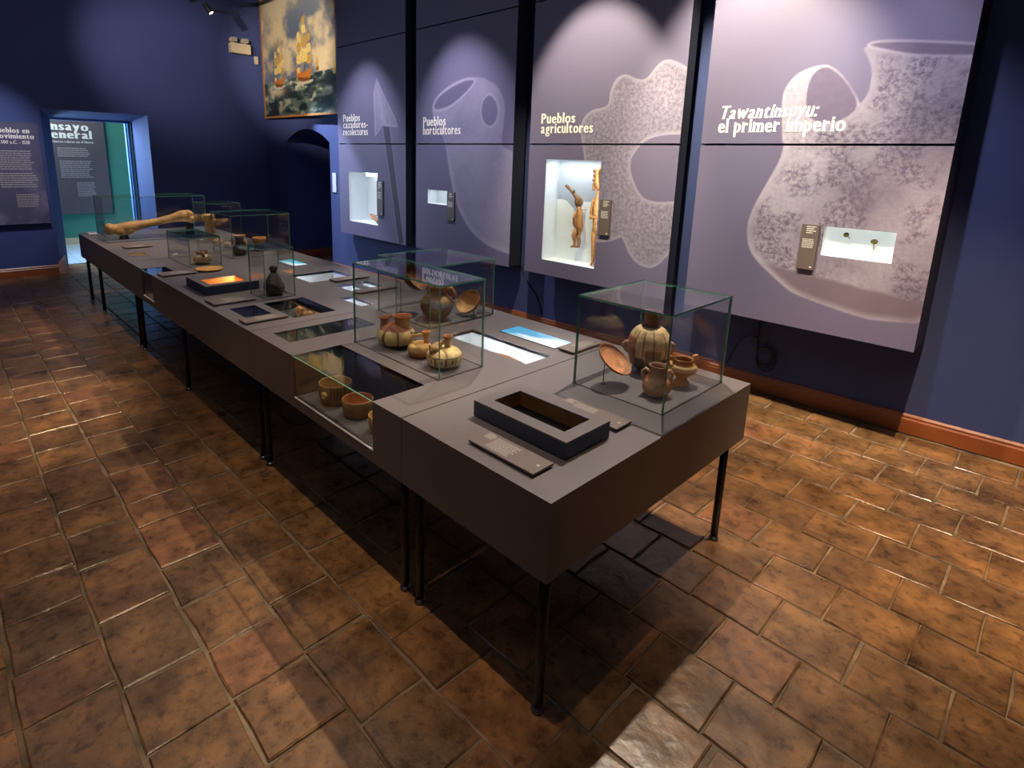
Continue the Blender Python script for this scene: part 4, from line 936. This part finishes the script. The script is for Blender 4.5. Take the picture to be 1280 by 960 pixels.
# three vessels in the narrow case
X, Y = -2.27, 1.598; t = vessel('double_spout_vessel', 'largest squat cream vessel with a flaring brown mouth, left in the narrow case', 'vessel', X, Y)
def ca_(a, z, i, ins):
    d = math.degrees(a) % 360
    c = C3(206, 182, 126)
    if z > .088: c = C3(146, 84, 56)
    if z < .02: c = C3(90, 68, 44)
    for s0 in (245, 282, 330, 20, 80, 150, 200):
        if abs(((d-s0+540) % 360)-180) < 3.2: c = C3(104, 64, 42)
    return c
b = MB(); b.lathe(fine([(.040,.0015),(.070,.012),(.092,.040),(.095,.062),(.082,.088),(.055,.108),(.02,.118),(.001,.12)], 4), 72, fn=ca_, c=(X, Y, ZT), lump=.006); obj('body', b, CLAY, t, smooth=True, colors=True)
b = MB(); NX, NY = X+.028, Y+.018; b.lathe(fine([(.033,.095),(.034,.12),(.040,.145),(.048,.158),(.044,.158),(.036,.145),(.028,.12)], 4), 40, fn=lambda a, z, i, ins: C3(160, 96, 58) if ins or z > .15 else C3(176, 142, 96), c=(NX, NY, ZT)); obj('mouth', b, CLAY, t, smooth=True, colors=True)
b = MB(); SX, SY = X-.05, Y-.035; b.lathe(fine([(.024,.085),(.021,.11),(.020,.128),(.025,.142),(.02,.142),(.015,.12)], 3), 24, fn=lambda a, z, i, ins: C3(150, 84, 56), c=(SX, SY, ZT)); obj('spout', b, CLAY, t, smooth=True, colors=True)
b = MB(); b.tube(arc((SX+.008, SY, ZT+.132), (NX-.035, NY, ZT+.135), .018), .0065, 10, color=C3(150, 92, 60)); obj('handle', b, CLAY, t, smooth=True, colors=True)
X, Y = -2.07, 1.592; t = vessel('stirrup_vessel', 'small round cream vessel with a ridged bridge handle, middle of the narrow case', 'vessel', X, Y)
def cb_(a, z, i, ins):
    if z < .03: return C3(172, 108, 62)
    return C3(214, 172, 104) if z > .055 else C3(204, 166, 108)
b = MB(); b.lathe(fine([(.034,.0015),(.050,.012),(.058,.035),(.054,.055),(.038,.067),(.015,.072),(.001,.0725)], 4), 56, fn=cb_, c=(X, Y, ZT), lump=.008, seed=4); obj('body', b, CLAY, t, smooth=True, colors=True)
b = MB(); SX, SY = X+.022, Y+.022; b.lathe(fine([(.013,.06),(.012,.085),(.013,.108),(.022,.122),(.018,.122),(.009,.105)], 3), 24, fn=lambda a, z, i, ins: C3(196, 130, 84), c=(SX, SY, ZT)); obj('spout', b, CLAY, t, smooth=True, colors=True)
b = MB(); b.tube([(X-.034, Y-.026, ZT+.05), (X-.035, Y-.026, ZT+.080), (X-.028, Y-.020, ZT+.099), (X-.005, Y, ZT+.106), (X+.016, Y+.018, ZT+.108)], [.012, .010, .009, .009, .009], 10, color=C3(206, 170, 112))
for k in range(7): b.ball((X-.03+k*.008, Y-.022+k*.007, ZT+.113), .005, 6, color=C3(96, 58, 34))
obj('handle', b, CLAY, t, smooth=True, colors=True)
X, Y = -1.895, 1.598; t = vessel('painted_vessel', 'round cream vessel painted with dark geometric marks, right in the narrow case', 'vessel', X, Y)
def cc_(a, z, i, ins):
    d = math.degrees(a) % 360; c = C3(212, 184, 128)
    if z > .075: c = C3(218, 188, 124)
    if .02 < z < .062:
        s = (d % 36)
        if s < 3 or (18 < s < 27 and .03 < z < .05) or abs(z-.06) < .004 or (9 < s < 11): c = C3(86, 62, 42)
    if z < .016: c = C3(140, 100, 64)
    return c
b = MB(); b.lathe(fine([(.042,.0015),(.066,.010),(.080,.034),(.080,.058),(.064,.078),(.036,.088),(.012,.09),(.001,.09)], 5), 120, fn=cc_, c=(X, Y, ZT), lump=.005, seed=5); obj('body', b, CLAY, t, smooth=True, colors=True)
b = MB(); SX, SY = X+.008, Y+.012; b.lathe(fine([(.016,.075),(.014,.10),(.014,.125),(.023,.142),(.019,.142),(.01,.12)], 3), 24, fn=lambda a, z, i, ins: C3(188, 140, 84) if z < .12 else C3(168, 112, 64), c=(SX, SY, ZT)); obj('spout', b, CLAY, t, smooth=True, colors=True)
b = MB(); b.tube([(X-.006, Y-.048, ZT+.060), (X-.008, Y-.046, ZT+.085), (X-.008, Y-.036, ZT+.104), (X-.002, Y-.014, ZT+.116), (X+.005, Y+.004, ZT+.124)], [.030, .026, .017, .011, .011], 12, color=C3(176, 138, 88)); b.ball((X-.008, Y-.050, ZT+.088), .027, 14, (1, 1, .9), color=C3(168, 128, 82)); b.ball((X-.002, Y-.074, ZT+.085), .010, 8, color=C3(120, 86, 54)); b.ball((X-.03, Y-.058, ZT+.098), .009, 8, color=C3(140, 104, 66)); obj('head_spout', b, CLAY, t, smooth=True, colors=True)
# case 3
tilted('deep brown bowl tilted high on a rod, left in its case', 'clay_bowl', -2.68, 2.03, ZT+.232, .093, .062, (.66, .38, .55), (-2.77, 1.985), C3(150, 98, 60), C3(112, 72, 46))
X, Y = -2.53, 2.07; t = vessel('handled_jar', 'tan jar with a wide neck and modelled lug between two tilted bowls', 'jar', X, Y)
b = MB(); b.lathe(fine([(.044,.0015),(.06,.012),(.086,.045),(.096,.085),(.090,.118),(.066,.142),(.056,.155),(.058,.178),(.066,.198),(.061,.198),(.052,.178),(.05,.155)], 4), 64,
    fn=lambda a, z, i, ins: C3(116, 78, 46) if ins else (C3(184, 128, 74) if z > .14 else mixl(C3(190, 148, 88), C3(150, 116, 70), .5+.5*math.sin(3*a))), c=(X, Y, ZT), lump=.01, seed=6); obj('body', b, CLAY, t, smooth=True, colors=True)
b = MB(); b.tube([(X+.05, Y+.035, ZT+.185), (X+.072, Y+.055, ZT+.178), (X+.084, Y+.062, ZT+.155), (X+.08, Y+.06, ZT+.125)], [.012, .014, .013, .012], 10, color=C3(200, 152, 92)); b.ball((X+.07, Y+.05, ZT+.186), .014, 8, color=C3(206, 158, 98)); obj('lug', b, CLAY, t, smooth=True, colors=True)
tilted('light tan bowl tilted towards the jar, right in its case', 'clay_bowl', -2.475, 2.265, ZT+.086, .082, .055, (.05, -.72, .62), (-2.46, 2.30), C3(206, 156, 92), C3(150, 104, 60), holder=True)
# vitrine bowls
def bowl(label, X, Y, Z, r, h, cin, cout, fn=None):
    t = vessel('clay_bowl', label, 'bowl', X, Y, Z)
    b = MB(); b.lathe(fine([(r*.72,.001),(r*.86,h*.12),(r*.98,h*.5),(r,h*.8),(r*.98,h),(r*.92,h),(r*.90,h*.75),(r*.82,h*.3),(r*.5,h*.16),(.001,h*.14)], 4), 64, fn=fn or (lambda a, z, i, ins: cin if ins else cout), c=(X, Y, Z), lump=.006); obj('body', b, CLAY, t, smooth=True, colors=True); return t, b
t, b = bowl('straight sided olive brown bowl with a modelled face, left in the corner vitrine', -2.285, 1.262, .565, .078, .095, C3(140, 112, 70), C3(126, 102, 66), lambda a, z, i, ins: C3(150, 122, 76) if ins else (C3(80, 62, 40) if (int(math.degrees(a)/6) % 2 == 0 and z > .03 and not (265 < math.degrees(a) % 360 < 312)) else C3(138, 110, 68)))
b = MB(); a = R(290); fx, fy = -2.285+math.cos(a)*.076, 1.262+math.sin(a)*.076
b.ball((fx, fy, .62), .02, 10, (1.2, .6, .9), color=C3(170, 144, 96)); b.ball((fx+.004, fy-.008, .612), .008, 8, (1.6, .7, .6), color=C3(190, 164, 116)); obj('modelled_face', b, CLAY, t, smooth=True, colors=True)
bowl('round reddish clay bowl, middle in the corner vitrine', -2.09, 1.262, .565, .070, .078, C3(172, 112, 74), C3(140, 106, 70))
bowl('tan clay bowl half hidden by the right edge of the corner vitrine', -1.885, 1.262, .565, .066, .075, C3(190, 146, 90), C3(170, 132, 82))
# dark bottle
X, Y = -3.655, 1.588; t = vessel('dark_bottle', 'shiny dark bottle with a modelled top in the tall narrow case', 'bottle', X, Y)
DK = C3(66, 58, 44)
b = MB(); b.lathe(fine([(.036,.0015),(.055,.012),(.070,.040),(.068,.066),(.054,.100),(.034,.132),(.022,.146),(.018,.152)], 4), 48, fn=lambda a, z, i, ins: DK, c=(X, Y, ZT), lump=.012, seed=8); obj('body', b, GLAZE, t, smooth=True, colors=True)
b = MB(); b.lathe(fine([(.018,.148),(.022,.162),(.026,.178),(.022,.192),(.012,.198),(.002,.199)], 3), 20, fn=lambda a, z, i, ins: C3(46, 40, 34), c=(X, Y, ZT), lump=.05, seed=9); b.ball((X+.02, Y-.012, ZT+.176), .009, 8, color=DK); b.ball((X-.02, Y-.01, ZT+.18), .008, 8, color=DK); obj('modelled_top', b, GLAZE, t, smooth=True, colors=True)
b = MB(); b.ball((X+.062, Y+.015, ZT+.05), .016, 10, (1, .8, 1.4), color=DK); obj('lug', b, GLAZE, t, smooth=True, colors=True)
# small round pot
X, Y = -5.05, 1.59; t = vessel('round_pot', 'small brown round pot with a collared mouth in the low case', 'pot', X, Y)
b = MB(); b.lathe(fine([(.040,.0015),(.062,.015),(.073,.042),(.068,.065),(.048,.080),(.042,.090),(.050,.106),(.046,.108),(.038,.092),(.036,.08)], 4), 48, fn=lambda a, z, i, ins: C3(120, 92, 62) if ins else mixl(C3(176, 146, 104), C3(120, 90, 62), .5+.5*math.sin(a-.6)), c=(X, Y, ZT), lump=.012, seed=10); obj('body', b, GLAZE, t, smooth=True, colors=True)
b = MB(); b.tube([(X+.04, Y-.01, ZT+.10), (X+.062, Y-.012, ZT+.095), (X+.066, Y-.01, ZT+.07)], [.012, .012, .01], 8, color=C3(128, 98, 66)); obj('lug', b, GLAZE, t, smooth=True, colors=True)
# orange disc
t = vessel('wooden_disc', 'shallow orange wooden disc lying on the table before the low case', 'dish', -4.735, 1.535)
b = MB(); b.lathe(fine([(.05,.001),(.08,.004),(.100,.014),(.098,.017),(.08,.010),(.03,.008),(.001,.0085)], 3), 48, c=(-4.735, 1.535, ZT)); obj('dish', b, mat('warm_orange_wood', lin(196, 140, 72), .45, .25, 18), t, smooth=True)
# wide case vessels
X, Y = -5.30, 2.0; t = vessel('dark_pot', 'dark round pot with a pale flared rim in the wide case', 'pot', X, Y)
b = MB(); b.lathe(fine([(.044,.0015),(.062,.02),(.066,.05),(.054,.085),(.038,.105),(.034,.135),(.040,.16),(.055,.182),(.050,.182),(.034,.16),(.028,.13)], 4), 48, fn=lambda a, z, i, ins: C3(170, 122, 84) if z > .165 else (C3(60, 46, 36) if not ins else C3(80, 50, 34)), c=(X, Y, ZT), lump=.015, seed=12); obj('body', b, GLAZE, t, smooth=True, colors=True)
b = MB(); b.ball((X+.03, Y+.04, ZT+.12), .018, 10, (1, 1, 1.5), color=C3(176, 140, 104)); b.ball((X-.02, Y-.05, ZT+.12), .014, 10, (1, 1, 1.5), color=C3(166, 130, 96)); obj('lug', b, GLAZE, t, smooth=True, colors=True)
X, Y = -5.46, 2.25; t = vessel('brown_bowl', 'orange brown chipped bowl on a grey foot in the wide case', 'bowl', X, Y)
b = MB(); b.lathe(fine([(.062,.0015),(.064,.01),(.050,.03),(.044,.045),(.048,.06),(.062,.09),(.066,.115),(.060,.128),(.052,.118),(.05,.08),(.02,.06)], 4), 48, fn=lambda a, z, i, ins: C3(186, 120, 66) if z > .045 else C3(120, 104, 96), c=(X, Y, ZT), lump=.035, seed=13); obj('body', b, CLAY, t, smooth=True, colors=True)
for k, (x_, y_, r, lab) in enumerate(((-5.95, 2.03, .05, 'pale brown fossil shell behind the wide case, larger'), (-5.80, 2.07, .038, 'pale brown fossil shell behind the wide case, smaller'))):
    b = MB(); b.ball((x_, y_, ZT+r*.72), r, 20, (1.2, .9, .75), lump=.07, seed=20+k)
    for q in range(5): b.ball((x_+.3*r*math.cos(q*1.25), y_+.3*r*math.sin(q*1.25), ZT+r*1.15), r*.28, 8, lump=.1, seed=q)
    tag(obj('fossil_shell', b, mat('fossil_shell_stone', lin(178, 140, 96), .6, .3, 30, .4, 50), smooth=True), lab, 'fossil', 'fossil shells on the far table')
# upright fossil bone
t = vessel('fossil_bone', 'upright thick brown fossil bone in the case farthest back', 'fossil', -6.40, 2.13)
b = MB(); X, Y = -6.40, 2.13
b.tube([(X, Y, ZT+.004), (X, Y, ZT+.03), (X-.005, Y-.005, ZT+.09), (X-.01, Y-.01, ZT+.15), (X-.012, Y-.015, ZT+.21), (X-.014, Y-.018, ZT+.26), (X-.014, Y-.018, ZT+.275)], [.045, .052, .045, .044, .052, .062, .045], 20)
for k in range(9): a = k*.7; b.ball((X-.012+.05*math.cos(a), Y-.016+.05*math.sin(a), ZT+.25-.02*(k % 3)), .018, 8, (1, 1, 1.4), lump=.1, seed=k)
obj('shaft', b, BONE, t, smooth=True)
b = MB(); b.box(X+.05, X+.12, Y-.02, Y+.06, ZT+.0005, ZT+.02, bev=.004); obj('foot_block', b, GREYP, t)
# long bone
t = vessel('femur_bone', 'huge honey brown femur lying on low props in the long case', 'bone', -6.92, 1.70)
b = MB(); XB = -6.92
b.tube([(XB, 1.30, ZT+.115), (XB, 1.36, ZT+.11), (XB, 1.44, ZT+.115), (XB, 1.54, ZT+.135), (XB, 1.66, ZT+.150), (XB, 1.78, ZT+.172), (XB, 1.90, ZT+.195), (XB, 1.99, ZT+.215), (XB, 2.06, ZT+.215), (XB, 2.11, ZT+.20)],
       [.05, .052, .062, .054, .043, .039, .045, .062, .068, .045], 20)
b.ball((XB+.02, 1.292, ZT+.115), .060, 20, lump=.03, seed=1)
b.ball((XB+.02, 1.39, ZT+.085), .046, 14, (1, 1.2, 1), lump=.05, seed=2); b.ball((XB+.015, 1.46, ZT+.088), .044, 14, (1, 1.4, 1), lump=.06, seed=3); b.ball((XB+.01, 1.40, ZT+.14), .035, 12, (1, 1.8, .8), lump=.05, seed=7)
b.ball((XB+.02, 2.06, ZT+.232), .052, 16, (1, 1, .9), lump=.05, seed=4); b.ball((XB+.035, 2.09, ZT+.18), .046, 16, (1, 1, 1), lump=.06, seed=5); b.ball((XB-.035, 2.09, ZT+.19), .045, 16, lump=.06, seed=6); b.ball((XB+.03, 2.13, ZT+.20), .022, 10, lump=.05, seed=8)
o = obj('bone', b, BONE, t, smooth=True)
md = o.modifiers.new('merge', 'REMESH'); md.mode = 'VOXEL'; md.voxel_size = .007; md.use_smooth_shade = True
for yy, hh in ((1.42, .042), (2.07, .13)):
    b = MB(); b.tube([(XB, yy, ZT+.0005), (XB, yy, ZT+hh)], [.05, .035], 16); obj('prop', b, BLACK, t)
# small finds in the recesses
STN = mat('pale_stone', lin(214, 214, 206), .6, .15, 50, .3, 80)
def point(label, x, y, z, s, rot, m=STN, name='stone_point', group='small stone points in the recesses'):
    b = MB(); pr = [(-.5, 0), (-.42, .16), (0, .30), (.35, .22), (.62, 0), (.35, -.22), (0, -.30), (-.42, -.16)]
    vs = [(a*s, c*s, 0) for a, c in pr]+[(a*.5*s, c*.45*s, .16*s) for a, c in pr]
    b.add(vs, [tuple(range(7, -1, -1)), tuple(range(8, 16))]+[(i, (i+1) % 8, 8+(i+1) % 8, 8+i) for i in range(8)])
    b.xf(Matrix.Translation((x, y, z)) @ Matrix.Rotation(rot, 4, 'Z')); tag(obj(name, b, m), label, 'stone', group)
zf = ZT-.065+.001
point('upright looking white stone point in the middle of the small front recess', -3.36, 1.31, zf, .06, .6); point('yellowish white stone point nearest in the small front recess', -3.28, 1.25, zf, .05, 2.0)
point('thin white stone point at the left of the small front recess', -3.42, 1.27, zf, .05, 1.2)
OCH = mat('ochre_lump_stone', lin(206, 150, 90), .7, .3, 30, .5, 50)
t = thing('ochre_lump', 'jagged orange ochre lump standing in the larger front recess', 'stone', (-3.28, 1.58, zf))
b = MB(); b.ball((-3.26, 1.57, zf+.030), .036, 16, (1, 1, .95), lump=.09, seed=31); b.ball((-3.21, 1.60, zf+.022), .028, 14, (1.2, 1, .8), lump=.1, seed=32); b.ball((-3.155, 1.62, zf+.016), .021, 12, (1.3, 1, .8), lump=.1, seed=33); obj('lump', b, OCH, t, smooth=True)
for k, (x_, y_, s) in enumerate(((-3.20, 1.50, .035), (-3.14, 1.49, .03), (-3.12, 1.55, .028))): point(['orange flake nearest the ochre lump', 'orange flake second from the ochre lump', 'orange flake farthest right of the ochre lump'][k], x_, y_, zf, s, k*1.1, OCH, 'ochre_flake', 'ochre flakes in the larger front recess')
point('long pale tan stone blade in the corner recess left of the three squat vessels', -2.75, 1.33, ZT-.069, .11, 1.1, mat('tan_flint', lin(196, 164, 110), .5, .2, 30), 'flint_piece', 'flint pieces')
b = MB(); b.tube([(-1.98, 1.98, ZT-.04), (-1.86, 1.965, ZT-.032), (-1.76, 1.955, ZT-.034), (-1.70, 1.95, ZT-.04)], [.006, .022, .02, .006], 12, flat=.45); b.tube([(-1.80, 1.96, ZT-.0845), (-1.80, 1.96, ZT-.045)], .004, 6); tag(obj('wooden_spatula', b, WOODF, smooth=True), 'tan wooden spatula in the long white recess', 'spatula')
b = MB(); b.tube([(-4.08, 2.02, ZT-.074), (-4.0, 2.05, ZT-.066), (-3.92, 2.06, ZT-.074)], [.004, .014, .004], 10, flat=.5); tag(obj('shell_piece', b, mat('yellow_shell', lin(206, 186, 110), .4), smooth=True), 'yellowish shell strip in the farthest lit recess', 'shell')
b = MB(); b.tube([(-6.84, 1.90, ZT-.062), (-6.7, 1.96, ZT-.056), (-6.55, 2.03, ZT-.062)], [.006, .012, .004], 10, flat=.5); tag(obj('bone_needle', b, STN, smooth=True), 'long white bone point in the recess beside the big bone', 'bone tool')
b = MB(); b.ball((-3.55, 2.10, ZT-.048), .014, 10, lump=.1); tag(obj('bead', b, STN, smooth=True), 'small white bead in the nearer of the paired recesses', 'bead')
b = MB(); b.ball((-3.53, 2.26, ZT-.048), .014, 10, lump=.1, seed=3); tag(obj('bead', b, STN, smooth=True), 'small white bead in the farther of the paired recesses', 'bead')
b = MB(); b.tube([(-3.26, 1.9, ZT-.055), (-3.15, 1.95, ZT-.045), (-3.08, 1.93, ZT-.055)], [.003, .01, .003], 8); tag(obj('bone_needle', b, mat('ivory', lin(226, 206, 168), .5), smooth=True), 'curved ivory pin in the small recess nearest the glass case', 'pin')
point('small white triangular shape alone on the table before the low case', -5.64, 1.545, ZT+.0005, .07, 2.4, STN, 'white_triangle', 'single white shape')  # stand-in for an unidentified small white triangle

# ------------------------------------------------------------------ ceiling track with spotlights
TRZ = 3.66
def track(label, y, x0, x1):
    t = thing('light_track', label, 'track', ((x0+x1)/2, y, TRZ+.06), 'black lighting tracks hung from the ceiling')
    b = MB(); b.box(x0, x1, y-.018, y+.018, TRZ+.06, TRZ+.095); obj('rail', b, BLACK, t)
    n = int((x1-x0)/2.2)+1
    for k in range(n+1):
        x = x0+.1+(x1-x0-.2)*k/n; b = MB(); b.tube([(x, y, TRZ+.095), (x, y, 4.7)], .004, 6); obj('hanger', b, BLACK, t)
    return t
track('black lighting track nearer the purple panels', 3.0, -9.15, 2.6); track('black lighting track over the front of the table', .85, -9.0, 2.6)
LENS = mat('lit_lens', (1, 1, 1, 1), .3, emit=(1, .86, .66, 1), estr=8)
def spot(x, y, target, e, size, blend, c=(1, .80, .58), radius=.022, label='', drop=0):
    L_ = Vector((x, y, TRZ-drop)); d = (Vector(target)-L_).normalized()
    t = thing('track_spotlight', label, 'lamp', (x, y, TRZ-drop), 'black spotlights on the ceiling tracks')
    b = MB(); b.tube([(x, y, TRZ+.01-drop), (x, y, TRZ+.06)], .008, 8); b.box(x-.035, x+.035, y-.02, y+.02, TRZ+.045, TRZ+.0595); obj('stem', b, BLACK, t)
    b = MB(); b.tube([L_-d*.05, L_-d*.045, L_+d*.09, L_+d*.095], [.02, .032, .036, .034], 20, caps=False); b.tube([L_-d*.051, L_-d*.05], .02, 20)
    obj('housing', b, BLACK, t, smooth=False)
    b = MB(); b.tube([L_+d*.080, L_+d*.082], .031, 20); obj('lens', b, LENS, t)
    ld = bpy.data.lights.new('spot', 'SPOT'); ld.energy = e; ld.spot_size = R(size); ld.spot_blend = blend; ld.color = c; ld.shadow_soft_size = radius
    lo = bpy.data.objects.new('spot_beam', ld); col.objects.link(lo); lo.parent = t
    lo.location = d*.11; lo.rotation_euler = d.to_track_quat('-Z', 'Y').to_euler()
W1 = (1, .86, .70); W2 = (1, .72, .44); W3 = (.90, .88, 1.0); W1P = (1, .88, .60)
# on the tables
for x, tx, e, lb in ((-1.55, -1.25, 380, 'the nearest glass case'), (-2.55, -2.3, 260, 'the narrow case of three vessels'), (-3.75, -3.7, 230, 'the dark bottle'), (-5.05, -5.2, 240, 'the wide far case'), (-6.5, -6.8, 300, 'the long bone')):
    spot(x, 2.93, (tx, 1.84, .77), e, 40, .7, W1, label='black ceiling spotlight aimed at '+lb)
# on the panels
for x, tx, tz, e, sz, bl, c, lb in ((-1.80, -1.72, 2.05, 520, 64, .7, W1P, 'the big jar panel, warm'), (-.75, -1.05, 1.5, 130, 60, .8, W3, 'the big jar panel, cool'), (-3.0, -2.98, 1.95, 320, 58, .5, W1P, 'the star stone panel'),
                      (-4.80, -4.55, 1.55, 190, 64, .8, W3, 'the jug panel'), (-6.40, -6.45, 1.4, 190, 62, .8, W3, 'the spear panel')):
    spot(x, 3.03, (tx, 4.1, tz), e, sz, bl, c, label='black ceiling spotlight aimed at '+lb)
# corner and end wall
spot(-5.9, .85, (-8.4, 4.15, 3.15), 700, 36, .6, W1, label='black ceiling spotlight aimed at the ship painting', drop=.34)
spot(-8.55, 3.0, (-7.3, 4.2, 1.2), 700, 36, .5, (.66, .78, 1), label='black ceiling spotlight seen in the picture high on the left', drop=.09)
spot(-7.0, .85, (-9.58, 2.75, 3.0), 210, 46, 1, (1, .84, .84), label='black ceiling spotlight aimed at the end wall')
spot(-7.6, .85, (-9.58, .5, 1.35), 200, 42, .8, (.84, .86, 1), label='black ceiling spotlight aimed at the left text board')
# on the floor
for k, (x, y, tx, ty, e, s) in enumerate(((-4.4, .85, -4.45, .05, 420, 34), (-2.4, .85, -2.4, .7, 150, 60), (-1.0, .85, -1.1, .7, 60, 60), (-6.2, .85, -6.0, .7, 130, 66), (-.35, 3.0, -.5, 3.5, 620, 58), (.5, 3.0, .35, 3.2, 220, 52))):
    spot(x, y, (tx, ty, 0), e, s, .9, W2, label='black ceiling spotlight aimed at the tile floor '+('before the round clay vessels case', 'in front of the corner vitrine', 'before the near table corner', 'before the far table end', 'under the big jar panel', 'right of the big jar panel')[k])
